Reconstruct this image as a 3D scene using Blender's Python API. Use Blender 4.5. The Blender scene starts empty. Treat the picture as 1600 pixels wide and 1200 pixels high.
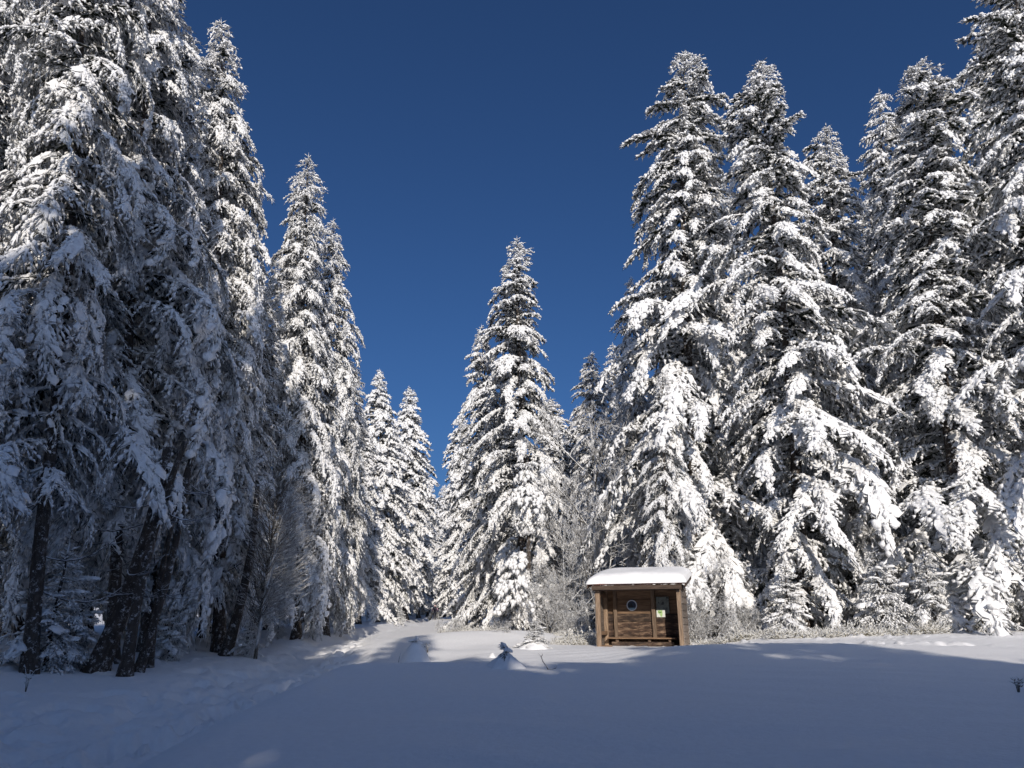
import bpy, math, random
import numpy as np
from mathutils import Vector, Matrix

# ---------------------------------------------------------------- camera, sky, sun, exposure
SC = bpy.context.scene
COL = SC.collection
EYE = 1.65
PITCH = math.radians(18.8)
FPX = 1110.0
cd = bpy.data.cameras.new('camera')
cam = bpy.data.objects.new('camera', cd)
COL.objects.link(cam)
cam.location = (0, 0, EYE)
cam.rotation_euler = (math.radians(90) + PITCH, 0, 0)
cd.sensor_width = 36.0
cd.lens = FPX / 1600 * 36.0
cd.clip_start = 0.1
cd.clip_end = 4000
SC.camera = cam

SUN_EL = math.radians(22.0)
SUN_AZ = math.radians(6.0)          # the light travels forward and this much to the left
w = bpy.data.worlds.new('World')
SC.world = w
w.use_nodes = True
nt = w.node_tree
nt.nodes.clear()
sky = nt.nodes.new('ShaderNodeTexSky')
sky.sky_type = 'NISHITA'
sky.sun_disc = False
sky.sun_elevation = SUN_EL
sky.sun_rotation = math.radians(180) - SUN_AZ
sky.altitude = 1000
sky.air_density = 1.0
sky.dust_density = 7.0
sky.ozone_density = 10.0
bg = nt.nodes.new('ShaderNodeBackground')
bg.inputs['Strength'].default_value = 0.075
wo = nt.nodes.new('ShaderNodeOutputWorld')
nt.links.new(sky.outputs[0], bg.inputs['Color'])
nt.links.new(bg.outputs[0], wo.inputs['Surface'])

sl = bpy.data.lights.new('sun', 'SUN')
sl.energy = 3.5
sl.angle = math.radians(0.5)
sl.color = (1.0, 0.92, 0.82)
sun = bpy.data.objects.new('sun', sl)
COL.objects.link(sun)
LDIR = Vector((-math.sin(SUN_AZ) * math.cos(SUN_EL), math.cos(SUN_AZ) * math.cos(SUN_EL), -math.sin(SUN_EL)))
sun.rotation_euler = LDIR.to_track_quat('-Z', 'Y').to_euler()
sun.location = (0, 0, 60)

SC.view_settings.view_transform = 'Standard'
SC.view_settings.look = 'None'
SC.view_settings.exposure = 0.16
SC.view_settings.gamma = 1.0
SC.view_settings.use_curve_mapping = False
SC.cycles.diffuse_bounces = 10
SC.cycles.max_bounces = 11

rnd = random.Random(7)
PI = math.pi

# ---------------------------------------------------------------- small helpers
def tag(o, label=None, cat=None, group=None, kind=None):
    if label: o['label'] = label
    if cat: o['category'] = cat
    if group: o['group'] = group
    if kind: o['kind'] = kind
    return o

def link(name, me, parent=None):
    o = bpy.data.objects.new(name, me)
    COL.objects.link(o)
    if parent is not None:
        o.parent = parent
    return o

def empty(name, loc=(0, 0, 0), rz=0.0):
    o = bpy.data.objects.new(name, None)
    o.empty_display_size = 0.3
    COL.objects.link(o)
    o.location = loc
    o.rotation_euler = (0, 0, rz)
    return o

def np_mesh(name, V, F, mats, midx=None, smooth=True):
    """V (n,3), F (m,3) or (m,4) integer array"""
    V = np.asarray(V, np.float32)
    F = np.asarray(F, np.int32)
    k = F.shape[1]
    me = bpy.data.meshes.new(name)
    me.vertices.add(len(V))
    me.vertices.foreach_set('co', V.ravel())
    me.loops.add(F.size)
    me.loops.foreach_set('vertex_index', F.ravel())
    me.polygons.add(len(F))
    me.polygons.foreach_set('loop_start', np.arange(0, F.size, k, dtype=np.int32))
    me.polygons.foreach_set('loop_total', np.full(len(F), k, np.int32))
    me.polygons.foreach_set('use_smooth', np.full(len(F), smooth, bool))
    for m in (mats if isinstance(mats, (list, tuple)) else [mats]):
        me.materials.append(m)
    if midx is not None:
        me.polygons.foreach_set('material_index', np.asarray(midx, np.int32))
    me.update(calc_edges=True)
    return me

class Acc:
    """collects triangle soup pieces"""
    def __init__(s): s.V, s.F, s.n = [], [], 0
    def add(s, V, F):
        V = np.asarray(V, float).reshape(-1, 3); F = np.asarray(F, int).reshape(-1, 3)
        s.V.append(V); s.F.append(F + s.n); s.n += len(V)
    def get(s):
        if not s.V: return np.zeros((0, 3)), np.zeros((0, 3), int)
        return np.concatenate(s.V), np.concatenate(s.F)

def spindles(P0, P1, r, mid=0.4):
    """three sided double cones, vectorised -> V, F"""
    P0 = np.asarray(P0, float).reshape(-1, 3); P1 = np.asarray(P1, float).reshape(-1, 3)
    r = np.broadcast_to(np.asarray(r, float), (len(P0),))
    n = len(P0)
    d = P1 - P0
    ln = np.linalg.norm(d, axis=1, keepdims=True) + 1e-9
    d = d / ln
    ref = np.where(np.abs(d[:, 2:3]) > 0.9, np.array([[1.0, 0, 0]]), np.array([[0, 0, 1.0]]))
    a = np.cross(d, ref); a /= np.linalg.norm(a, axis=1, keepdims=True) + 1e-9
    b = np.cross(a, d)
    M = P0 * (1 - mid) + P1 * mid
    V = np.empty((n, 5, 3))
    V[:, 0] = P0; V[:, 4] = P1
    for k in range(3):
        t = PI / 2 + k * 2 * PI / 3
        V[:, 1 + k] = M + (math.cos(t) * a + math.sin(t) * b) * r[:, None]
    f = np.array([[0, 2, 1], [0, 3, 2], [0, 1, 3], [4, 1, 2], [4, 2, 3], [4, 3, 1]])
    F = (f[None] + (np.arange(n) * 5)[:, None, None]).reshape(-1, 3)
    return V.reshape(-1, 3), F

def tube(P, R, k=6, cap=True):
    """round tube along the points P with radii R -> V, tri F"""
    P = np.asarray(P, float); n = len(P); R = np.broadcast_to(np.asarray(R, float), (n,))
    T = np.gradient(P, axis=0); T /= np.linalg.norm(T, axis=1, keepdims=True) + 1e-9
    ref = np.array([0.31, 0.95, 0.05]) if abs(T[0, 1]) < 0.8 else np.array([1.0, 0.1, 0.05])
    a = np.cross(T, ref); a /= np.linalg.norm(a, axis=1, keepdims=True) + 1e-9
    b = np.cross(T, a)
    th = np.arange(k) * 2 * PI / k
    V = P[:, None, :] + R[:, None, None] * (np.cos(th)[None, :, None] * a[:, None, :] + np.sin(th)[None, :, None] * b[:, None, :])
    V = V.reshape(-1, 3)
    F = []
    for i in range(n - 1):
        for j in range(k):
            p, q = i * k + j, i * k + (j + 1) % k
            F += [(p, q, p + k), (q, q + k, p + k)]
    if cap:
        c0 = len(V); V = np.vstack([V, P[:1], P[-1:]])
        for j in range(k):
            F += [(c0, (j + 1) % k, j), (c0 + 1, (n - 1) * k + j, (n - 1) * k + (j + 1) % k)]
    return V, np.array(F)

# value noise -------------------------------------------------
_rg = np.random.RandomState(11)
_tab = _rg.rand(256, 256)
def vnoise(x, y):
    xi = np.floor(x).astype(int); yi = np.floor(y).astype(int)
    fx = x - xi; fy = y - yi
    fx = fx * fx * (3 - 2 * fx); fy = fy * fy * (3 - 2 * fy)
    g = lambda a, b: _tab[a & 255, b & 255]
    return (g(xi, yi) * (1 - fx) + g(xi + 1, yi) * fx) * (1 - fy) + (g(xi, yi + 1) * (1 - fx) + g(xi + 1, yi + 1) * fx) * fy - 0.5
def fbm(x, y, o=4):
    s = 0; a = 1.0
    for k in range(o):
        s = s + a * vnoise(x * 2 ** k + 17.3 * k, y * 2 ** k + 5.1 * k); a *= 0.5
    return s
def sstep(a, b, x):
    t = np.clip((x - a) / (b - a), 0, 1)
    return t * t * (3 - 2 * t)

# ---------------------------------------------------------------- materials
def new_mat(name):
    m = bpy.data.materials.new(name); m.use_nodes = True
    t = m.node_tree
    b = t.nodes['Principled BSDF']
    return m, t, b
def N(t, kind, **kw):
    n = t.nodes.new(kind)
    for k, v in kw.items(): setattr(n, k, v)
    return n
def ramp(t, stops, src):
    r = N(t, 'ShaderNodeValToRGB')
    e = r.color_ramp.elements
    while len(e) < len(stops): e.new(0.5)
    for q, (p, c) in zip(e, stops): q.position = p; q.color = c if len(c) == 4 else (*c, 1)
    t.links.new(src, r.inputs[0])
    return r
def noise(t, scale, detail=4, rough=0.6, coord='Object', stretch=None):
    tc = N(t, 'ShaderNodeTexCoord')
    n = N(t, 'ShaderNodeTexNoise'); n.inputs['Scale'].default_value = scale
    n.inputs['Detail'].default_value = detail; n.inputs['Roughness'].default_value = rough
    src = tc.outputs[coord]
    if stretch:
        mp = N(t, 'ShaderNodeMapping'); mp.inputs['Scale'].default_value = stretch
        t.links.new(src, mp.inputs['Vector']); src = mp.outputs[0]
    t.links.new(src, n.inputs['Vector'])
    return n
def bump(t, b, src, strength, dist):
    bp = N(t, 'ShaderNodeBump'); bp.inputs['Strength'].default_value = strength; bp.inputs['Distance'].default_value = dist
    t.links.new(src, bp.inputs['Height']); t.links.new(bp.outputs[0], b.inputs['Normal'])
    return bp

def mat_snow(name, col, bscale=9, bstr=0.35, bdist=0.03):
    m, t, b = new_mat(name)
    b.inputs['Base Color'].default_value = (*col, 1)
    b.inputs['Roughness'].default_value = 0.75
    b.inputs['Specular IOR Level'].default_value = 0.25
    n = noise(t, bscale, 6, 0.65)
    r = ramp(t, [(0.3, tuple(c * 0.93 for c in col)), (0.7, col)], n.outputs['Fac'])
    t.links.new(r.outputs[0], b.inputs['Base Color'])
    bump(t, b, n.outputs['Fac'], bstr, bdist)
    return m

def mat_frosted(name, dark, frost, lo, hi, nscale=7, drop=0.0):
    """dark twig or bark with rime lying on the sides that face up"""
    m, t, b = new_mat(name)
    b.inputs['Roughness'].default_value = 0.85
    b.inputs['Specular IOR Level'].default_value = 0.15
    g = N(t, 'ShaderNodeNewGeometry')
    sx = N(t, 'ShaderNodeSeparateXYZ'); t.links.new(g.outputs['Normal'], sx.inputs[0])
    n = noise(t, nscale, 5, 0.7)
    ma = N(t, 'ShaderNodeMath', operation='MULTIPLY_ADD'); ma.inputs[1].default_value = 1.6
    t.links.new(n.outputs['Fac'], ma.inputs[0]); t.links.new(sx.outputs['Z'], ma.inputs[2])
    mr = N(t, 'ShaderNodeMapRange'); mr.inputs['From Min'].default_value = lo; mr.inputs['From Max'].default_value = hi
    t.links.new(ma.outputs[0], mr.inputs['Value'])
    mx = N(t, 'ShaderNodeMix', data_type='RGBA')
    t.links.new(mr.outputs[0], mx.inputs['Factor'])
    mx.inputs['A'].default_value = (*dark, 1); mx.inputs['B'].default_value = (*frost, 1)
    t.links.new(mx.outputs['Result'], b.inputs['Base Color'])
    return m

M_GROUND = mat_snow('snow_ground', (0.90, 0.892, 0.885), 11, 0.45, 0.035)
M_SNOW = mat_snow('snow_on_boughs', (0.90, 0.895, 0.89), 11, 0.7, 0.06)
M_ROOFSNOW = mat_snow('snow_on_roof', (0.89, 0.885, 0.88), 6, 0.15, 0.02)
M_NEEDLE = mat_frosted('frosted_needles', (0.024, 0.030, 0.020), (0.80, 0.80, 0.79), 0.02, 1.05, 9)
M_NEEDLE_DARK = mat_frosted('needles_thin_frost', (0.022, 0.030, 0.020), (0.62, 0.63, 0.64), 0.75, 1.75, 9)
M_TWIG = mat_frosted('frosted_twigs', (0.10, 0.085, 0.065), (0.78, 0.78, 0.78), 0.15, 1.05, 5)
M_DEAD = mat_frosted('dead_branch_bark', (0.05, 0.042, 0.036), (0.75, 0.75, 0.76), 0.5, 1.3, 4)
M_GRASS = mat_frosted('frosted_dry_heath', (0.22, 0.19, 0.11), (0.78, 0.77, 0.74), 0.15, 0.95, 3)

def mat_bark():
    m, t, b = new_mat('spruce_bark')
    b.inputs['Roughness'].default_value = 0.95
    n = noise(t, 9, 6, 0.7, stretch=(1, 1, 0.35))
    r = ramp(t, [(0.3, (0.022, 0.017, 0.014)), (0.6, (0.075, 0.058, 0.046)), (0.75, (0.12, 0.10, 0.085))], n.outputs['Fac'])
    n2 = noise(t, 6.0, 6, 0.85)
    r2 = ramp(t, [(0.54, (0, 0, 0)), (0.64, (.8, .8, .8))], n2.outputs['Fac'])
    mx = N(t, 'ShaderNodeMix', data_type='RGBA')
    t.links.new(r2.outputs[0], mx.inputs['Factor']); t.links.new(r.outputs[0], mx.inputs['A'])
    mx.inputs['B'].default_value = (0.72, 0.73, 0.75, 1)
    t.links.new(mx.outputs['Result'], b.inputs['Base Color'])
    bump(t, b, n.outputs['Fac'], 0.9, 0.05)
    return m
M_BARK = mat_bark()

def mat_wood(name, c0, c1, c2, scale=3.0, stretch=(0.6, 9, 14), bs=0.5):
    m, t, b = new_mat(name)
    b.inputs['Roughness'].default_value = 0.8
    n = noise(t, scale, 7, 0.7, stretch=stretch)
    oi = N(t, 'ShaderNodeObjectInfo')
    r = ramp(t, [(0.36, c0), (0.5, c1), (0.66, c2)], n.outputs['Fac'])
    hs = N(t, 'ShaderNodeHueSaturation')
    mr = N(t, 'ShaderNodeMapRange'); mr.inputs['To Min'].default_value = 0.65; mr.inputs['To Max'].default_value = 1.25
    t.links.new(oi.outputs['Random'], mr.inputs['Value']); t.links.new(mr.outputs[0], hs.inputs['Value'])
    t.links.new(r.outputs[0], hs.inputs['Color'])
    t.links.new(hs.outputs[0], b.inputs['Base Color'])
    bump(t, b, n.outputs['Fac'], bs, 0.015)
    return m
M_WOOD_PALE = mat_wood('pale_larch_board', (0.085, 0.048, 0.027), (0.20, 0.12, 0.067), (0.31, 0.20, 0.12))
M_WOOD_SLAB = mat_wood('rough_slab_board', (0.010, 0.006, 0.004), (0.060, 0.032, 0.019), (0.25, 0.17, 0.11), 3.2, (0.8, 3, 3.6), 1.0)
M_WOOD_POST = mat_wood('weathered_post', (0.11, 0.075, 0.05), (0.25, 0.17, 0.11), (0.40, 0.29, 0.20), 3.0, (10, 10, 0.7))
M_WOOD_GREY = mat_wood('grey_weathered_board', (0.11, 0.085, 0.068), (0.21, 0.165, 0.13), (0.30, 0.25, 0.21), 3.0, (9, 0.7, 12))
M_WOOD_DARK = mat_wood('dark_beam', (0.035, 0.022, 0.015), (0.075, 0.048, 0.032), (0.13, 0.085, 0.058))
def flat_mat(name, col, rough=0.6, metal=0.0):
    m, t, b = new_mat(name)
    b.inputs['Roughness'].default_value = rough; b.inputs['Metallic'].default_value = metal
    n = noise(t, 25, 3, 0.6)
    r = ramp(t, [(0.3, tuple(c * 0.85 for c in col)), (0.7, col)], n.outputs['Fac'])
    t.links.new(r.outputs[0], b.inputs['Base Color'])
    return m
M_TIN = flat_mat('rusty_roof_edge', (0.22, 0.10, 0.075), 0.6, 0.2)
M_IRON = flat_mat('dark_iron', (0.05, 0.05, 0.05), 0.5, 0.6)

# ---------------------------------------------------------------- terrain
def path_x(Y):
    return np.interp(Y, [-60, 4, 10, 17, 24, 35, 60, 102, 140, 400], [-10, -8.2, -7.0, -5.9, -6.3, -7.9, -9.2, -10.6, -11.2, -14])
def _smooth_interp(Y, xs, ys):
    a = 0
    for o in (-3, -1.5, 0, 1.5, 3):
        a = a + np.interp(Y + o, xs, ys)
    return a / 5
def hump_edge(Y):
    return np.interp(Y, [0, 10, 16.6, 19, 22, 26], [-3.2, -4.3, -4.1, -3.7, -2.8, -1.6])
def ground(X, Y, fine=False):
    X = np.asarray(X, float); Y = np.asarray(Y, float)
    h = _smooth_interp(Y, [-200, -30, 0, 8, 16, 22, 27, 33, 50, 102, 160, 600], [-2, -0.6, 0.0, 0.12, 0.56, 0.80, 0.93, 1.05, 1.40, 2.62, 4.0, 16])
    # raised undisturbed field to the right of the track, ending in a soft crest
    he = hump_edge(Y)
    side = sstep(-0.7, 1.1, X - he)
    back = 1 - sstep(20.5, 25.0, Y) * (1 - sstep(1.0, 3.2, X))
    h = h + (0.40 - 0.30 * sstep(15, 20, Y) * (1 - sstep(2.0, 5.0, X))) * side * back * (1 - sstep(26, 30, Y)) - 0.20 * (1 - side) * (1 - sstep(24, 34, Y)) * sstep(-13, -8.5, X)
    # hollow behind the crest and the lit banks beyond it
    h = h - 0.22 * np.exp(-((X + 0.8) / 4.0) ** 2 - ((Y - 23.0) / 4.0) ** 2)
    h = h + 0.45 * np.exp(-((X + 2.0) / 2.6) ** 2 - ((Y - 31.5) / 2.6) ** 2)
    h = h + 0.30 * np.exp(-((X - 1.0) / 2.0) ** 2 - ((Y - 32.0) / 2.2) ** 2)
    # bank left of the track in the sun
    h = h + 0.55 * np.exp(-((X + 12.6) / 2.2) ** 2 - ((Y - 46) / 7.0) ** 2)
    # left forest edge bank
    h = h + 0.25 * sstep(-9.6, -13.0, X) * sstep(6, 14, Y) * (1 - sstep(26, 34, Y))
    # right rise under the trees
    h = h + 0.22 * sstep(7.5, 18, X) * sstep(18, 29, Y) * (1 - sstep(60, 90, Y))
    h = h + 0.12 * fbm(X / 8.0, Y / 5.0, 3) + 0.045 * fbm(X / 3.5 + 3, Y / 1.7, 3)
    fl = np.exp(-((X - 4.8) / 3.2) ** 4 - ((Y - 26.6) / 3.6) ** 4)
    h = h * (1 - fl) + (0.92 + 0.02 * (Y - 27)) * fl
    # track
    xc = path_x(Y)
    dx = X - xc
    wdt = np.interp(Y, [0, 25, 35, 100], [1.9, 1.7, 1.0, 0.75])
    tr = np.exp(-(dx / wdt) ** 4)
    h = h - 0.30 * tr
    h = h - 0.10 * np.exp(-((X - xc - np.interp(Y, [0, 30], [2.1, 1.2])) / 0.5) ** 2) * (1 - sstep(20, 26, Y))
    h = h + 0.10 * np.exp(-((np.abs(dx) - wdt * 1.35) / 0.35) ** 2) * sstep(28, 40, Y)
    if fine:
        a = fbm(X / 0.42 + 40, Y / 0.50, 3); b = fbm(X / 0.20 + 9, Y / 0.26, 2)
        ft = sstep(.02, .14, vnoise(X / 0.24 + 21, Y / 0.40)) * (0.6 + vnoise(X / .9, Y / .9))
        lane = 0.5 + 0.5 * np.clip(np.sin(dx * 2.6 + 0.8 * vnoise(X / 2, Y / 4)) * 1.6, -1, 1)
        amp = np.interp(Y, [0, 30, 60], [0.62, 0.54, 0.24])
        h = h + tr * (0.35 + 0.65 * lane) * (-0.45 * amp * np.clip(a * 2.4, -0.45, 1.0) - 0.42 * amp * ft + 0.03 * b)
        # second fainter footprints left of the track
        t2 = np.exp(-((dx + 2.3) / 0.28) ** 2) * (1 - sstep(24, 30, Y))
        h = h - t2 * 0.14 * np.clip(a * 2.2, 0, 1)
        # trodden patch on the right, in the sun
        tp = np.exp(-((X - 10.6 - 0.25 * (Y - 19.5)) / 2.1) ** 4 - ((Y - 21.2 + 0.28 * (X - 9)) / 0.75) ** 4)
        h = h + tp * (-0.12 * np.clip(a * 2.6, -0.5, 0.9) - 0.10 * ft + 0.05 * b)
        # clumps fallen from the boughs near the forest edges, and wind ripples on the open field
        near = np.clip(sstep(-7.5, -10.5, X) * (Y < 40) + sstep(21.5, 25.0, Y) * sstep(3.5, 6.5, X) * (Y < 33), 0, 1)
        h = h + near * 0.10 * np.clip((vnoise(X / .22 + 3, Y / .22) - .22) * 4, 0, 1)
        h = h + 0.012 * side * np.sin((Y + .35 * X + 1.2 * vnoise(X / 2.2, Y / 2.2)) * 5.2) * (0.4 + vnoise(X / 3, Y / 3))
        h = h + 0.010 * side * fbm(X / 0.8, Y / 0.35, 2)
    return h
def gz(x, y): return float(ground(np.array([x]), np.array([y]))[0])

def build_ground():
    fine = np.radians(np.linspace(-39, 39, 500))
    rest = np.radians(np.linspace(39, 321, 76))[1:-1]
    ang = np.concatenate([fine, rest])
    rad = np.concatenate([[0.6, 1.5, 2.6, 4.0], np.geomspace(6.5, 60.0, 450), np.geomspace(61.5, 1500, 45)])
    A, Rr = np.meshgrid(ang, rad)
    X = Rr * np.sin(A); Y = Rr * np.cos(A)
    Z = ground(X, Y, True)
    na, nr = len(ang), len(rad)
    V = np.stack([X, Y, Z], -1).reshape(-1, 3)
    V = np.vstack([V, [[0, 0, gz(0, 0)]]])
    i = np.arange(nr - 1)[:, None]; j = np.arange(na)[None, :]; jn = (j + 1) % na
    F = np.stack([i * na + j, (i + 1) * na + j, (i + 1) * na + jn, i * na + jn], -1).reshape(-1, 4)[:, ::-1]
    me = np_mesh('snow_ground', V, F, M_GROUND)
    o = link('snow_ground', me)
    tag(o, 'deep snow field with a trodden track running away to the left', None, None, 'structure')
    c = len(V) - 1
    # centre fan
    F2 = np.array([[c, (k + 1) % na, k] for k in range(na)])
    o2 = link('snow_ground_centre', np_mesh('snow_ground_centre', V[list(range(na)) + [c]], np.where(F2 == c, na, F2), M_GROUND))
    tag(o2, None, None, None, 'structure')
build_ground()

# pixel helpers (photo pixels, 1600 x 1200)
CT, ST = math.cos(PITCH), math.sin(PITCH)
def ray(px, py):
    u = (px - 800) / FPX; v = (600 - py) / FPX
    return Vector((u, CT - v * ST, ST + v * CT))
def at(px, py, Y):
    d = ray(px, py); return Vector((0, 0, EYE)) + d * (Y / d.y)
def foot(px, Y):
    """ground point seen in image column px at distance Y"""
    x = 0.0
    for _ in range(6):
        z = gz(x, Y)
        x = (px - 800) / FPX * (Y * CT + (z - EYE) * ST)
    return Vector((x, Y, gz(x, Y)))

# ---------------------------------------------------------------- spruce generator
def snow_tube(P, W, H, rng, k=5):
    """lumpy flattened roll of snow lying on the points P"""
    P = np.asarray(P, float); n = len(P)
    T = np.gradient(P, axis=0); T /= np.linalg.norm(T, axis=1, keepdims=True) + 1e-9
    side = np.cross(T, [0, 0, 1.0]); side /= np.linalg.norm(side, axis=1, keepdims=True) + 1e-6
    up = np.cross(side, T)
    th = np.array([-0.35, 0.55, PI / 2, PI - 0.55, PI + 0.35]) if k == 5 else np.linspace(-0.3, PI + 0.3, k)
    V = P[:, None] + (np.cos(th)[None, :, None] * side[:, None] * W[:, None, None] + np.sin(th)[None, :, None] * up[:, None] * H[:, None, None])
    V = V + rng.uniform(-1, 1, V.shape) * (W[:, None, None] * 0.28)
    F = []
    for i in range(n - 1):
        for j in range(k):
            p, q = i * k + j, i * k + (j + 1) % k
            F += [(p, p + k, q), (q, p + k, q + k)]
    return V.reshape(-1, 3), np.array(F)

def lumps(P0, P1, r, rng, up=0.5):
    """small irregular clumps of snow: five sided double cones, vectorised"""
    P0 = np.asarray(P0, float).reshape(-1, 3); P1 = np.asarray(P1, float).reshape(-1, 3); r = np.asarray(r, float)
    n = len(P0)
    if not n: return np.zeros((0, 3)), np.zeros((0, 3), int)
    d = P1 - P0; d /= np.linalg.norm(d, axis=1, keepdims=True) + 1e-9
    a = np.cross(d, [0.03, 0.02, 1.0]); a /= np.linalg.norm(a, axis=1, keepdims=True) + 1e-9
    b = np.cross(a, d)
    M = P0 * .5 + P1 * .5 + b * (r * up)[:, None]
    V = np.empty((n, 7, 3)); V[:, 0] = P0; V[:, 6] = P1
    for k in range(5):
        t = PI / 2 + k * 2 * PI / 5
        V[:, 1 + k] = M + (math.cos(t) * a + math.sin(t) * b * .8) * (r * rng.uniform(.6, 1.35, n))[:, None] + d * (r * rng.uniform(-.7, .7, n))[:, None]
    f = np.array([[0, 1 + (k + 1) % 5, 1 + k] for k in range(5)] + [[6, 1 + k, 1 + (k + 1) % 5] for k in range(5)])
    F = (f[None] + (np.arange(n) * 7)[:, None, None]).reshape(-1, 3)
    return V.reshape(-1, 3), F

def make_bough(L, st, rng):
    """one bough along +x; returns foliage and snow triangle soups"""
    fo, sn = Acc(), Acc()
    n = 14
    s = np.linspace(0, 1, n)
    droop = st['droop'] * min(1.0, 0.35 + L / 4.5) * rng.uniform(0.75, 1.25)
    a = -droop * np.clip(s / 0.85, 0, 1) ** 1.3 + 0.30 * droop * np.clip((s - 0.8) / 0.2, 0, 1) + 0.15 * np.sin(s * rng.uniform(4, 9) + rng.uniform(0, 6))
    ds = L / (n - 1)
    ax = np.zeros((n, 3))
    ax[1:, 0] = np.cumsum(np.cos(a[:-1]) * ds); ax[1:, 2] = np.cumsum(np.sin(a[:-1]) * ds)
    ax[:, 1] = 0.06 * L * np.sin(s * rng.uniform(1, 5)) * rng.choice([-1, 1]) * 1.6
    def axp(t): return np.array([np.interp(t, s, ax[:, k]) for k in range(3)])
    # woody axis
    r0 = 0.012 + 0.010 * L
    fo.add(*tube(ax[:: 3 if n > 6 else 1], np.linspace(r0, 0.008, len(ax[::3])), 3, False))
    sp = st['lat']
    ts = np.arange(max(0.08, 0.12 / L), 1.0, sp / L)
    wm = min(st['wmax'], 0.42 * L + 0.12)
    P0s, P1s, rs = [], [], []
    Q0, Q1, qr = [], [], []          # snow clumps
    W0, W1, wr = [], [], []          # rimed twig tips
    env = lambda t: (0.25 + 0.75 * min(1, t / 0.35)) * (1 - t) ** 0.6 + 0.10
    for t0 in ts:
        for sd in (-1, 1):
            t = float(np.clip(t0 + rng.uniform(-.4, .4) * sp / L, 0.05, 0.99))
            p = axp(t); tg = axp(min(t + .05, 1)) - axp(max(t - .05, 0)); tg /= np.linalg.norm(tg) + 1e-9
            ln = wm * env(t) * rng.uniform(0.45, 1.3)
            if ln < 0.10: ln = 0.10
            phi = math.radians(rng.uniform(25, 80))
            d = tg * math.cos(phi) + np.array([0, sd * math.sin(phi), 0]); d[2] += rng.uniform(-.45, .20); d /= np.linalg.norm(d)
            g = st['sag'] * rng.uniform(0.6, 1.3)
            q = np.linspace(0, 1, 4)
            pl = p + d * (ln * q)[:, None] + np.array([0, 0, -1.0]) * (g * ln * q ** 2)[:, None]
            P0s += [pl[0], pl[1]]; P1s += [pl[2], pl[3]]; rs += [st['tw_r'] * .9] * 2
            # side twigs
            tn = max(1, int(ln / st['twig']))
            for kk in range(tn):
                u = (kk + rng.uniform(.3, 1.0)) / tn
                pp = np.array([np.interp(u, q, pl[:, c]) for c in range(3)])
                ss = 1 if kk % 2 else -1
                perp = np.cross(d, [0, 0, 1.0])
                dd = d * 0.75 + perp * ss * rng.uniform(.35, .9) + np.array([0, 0, -rng.uniform(*st['hang'])])
                dd /= np.linalg.norm(dd)
                tl = st['tw_l'] * rng.uniform(0.6, 1.35) * (0.6 + 0.4 * min(1, L / 2))
                if rng.rand() < st['rime']:
                    W0.append(pp); W1.append(pp + dd * tl); wr.append(st['tw_r'] * rng.uniform(.8, 1.3))
                    if rng.rand() < .35: Q0.append(pp + dd * tl * .25); Q1.append(pp + dd * tl * .95); qr.append(st['sn_w'] * rng.uniform(.5, .9))
                else:
                    P0s.append(pp - dd * 0.02); P1s.append(pp + dd * tl); rs.append(st['tw_r'] * rng.uniform(.7, 1.2))
            # snow on the lateral
            if rng.rand() < st['snow'] and ln > 0.12:
                u = rng.uniform(0, .2)
                while u < .98:
                    du = st['sn_w'] * rng.uniform(1.4, 3.4) / ln
                    e = np.array([u, min(u + du, 1.05)])
                    pp = np.stack([np.interp(e, q, pl[:, c]) for c in range(3)], -1) + rng.uniform(-.02, .02, (2, 3))
                    Q0.append(pp[0]); Q1.append(pp[1]); qr.append(st['sn_w'] * rng.uniform(.55, 1.25) * (0.6 + 0.4 * min(1, L / 1.5)))
                    u += du * rng.uniform(.55, 1.15)
    # tip
    tp = axp(1.0); td = tp - axp(.93); td /= np.linalg.norm(td) + 1e-9
    P0s.append(tp); P1s.append(tp + td * st['tw_l']); rs.append(st['tw_r'])
    fo.add(*spindles(P0s, P1s, rs))
    sn.add(*lumps(Q0, Q1, qr, rng))
    if W0: sn.add(*spindles(W0, W1, wr))
    # snow along the axis
    u = 0.12; Q0, Q1, qr = [], [], []
    while u < 1.0:
        du = rng.uniform(.10, .24) / L
        if rng.rand() < .68:
            jt = rng.uniform(-.03, .03, 3); jt[2] = abs(jt[2])
            Q0.append(axp(u) + jt); Q1.append(axp(min(u + du, 1)) + jt); qr.append(st['sn_w'] * rng.uniform(.8, 1.5) * (0.6 + 0.4 * min(1, L / 1.5)))
        u += du * rng.uniform(.6, 1.1)
    sn.add(*lumps(Q0, Q1, qr, rng))
    # the blanket of snow over the whole spray, ragged at its edge, with the dark needles under it
    if st.get('blanket') and L > 1.2:
        m = max(5, int(L / 0.15)); kc = 7
        sv = np.linspace(0.10, 1.02, m); wv = np.linspace(-1, 1, kc)
        top = np.zeros((m, kc, 3))
        rj = rng.uniform(.25, 1.2, (m, 2)) * st['blanket']
        for i_ in range(m):
            t = min(sv[i_], .999); p = axp(t)
            tg = axp(min(t + .05, 1)) - axp(max(t - .05, 0)); tg /= np.linalg.norm(tg) + 1e-9
            hw = wm * env(t)
            for j_ in range(kc):
                w_ = wv[j_]; o_ = w_ * hw * rj[i_, 0 if w_ < 0 else 1]
                top[i_, j_] = p + np.array([0, o_, -abs(o_) ** 1.5 * st['sag'] * .75]) + tg * abs(o_) * .55
        jig = rng.uniform(-1, 1, top.shape) * np.array([.035, .035, .06])
        top = top + jig; top[:, :, 2] += .02 + .03 * (1 - np.abs(wv))[None]
        i_, j_ = np.meshgrid(np.arange(m - 1), np.arange(kc - 1), indexing='ij')
        keep = rng.uniform(0, 1, i_.shape) > .26
        i_, j_ = i_[keep], j_[keep]
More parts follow.
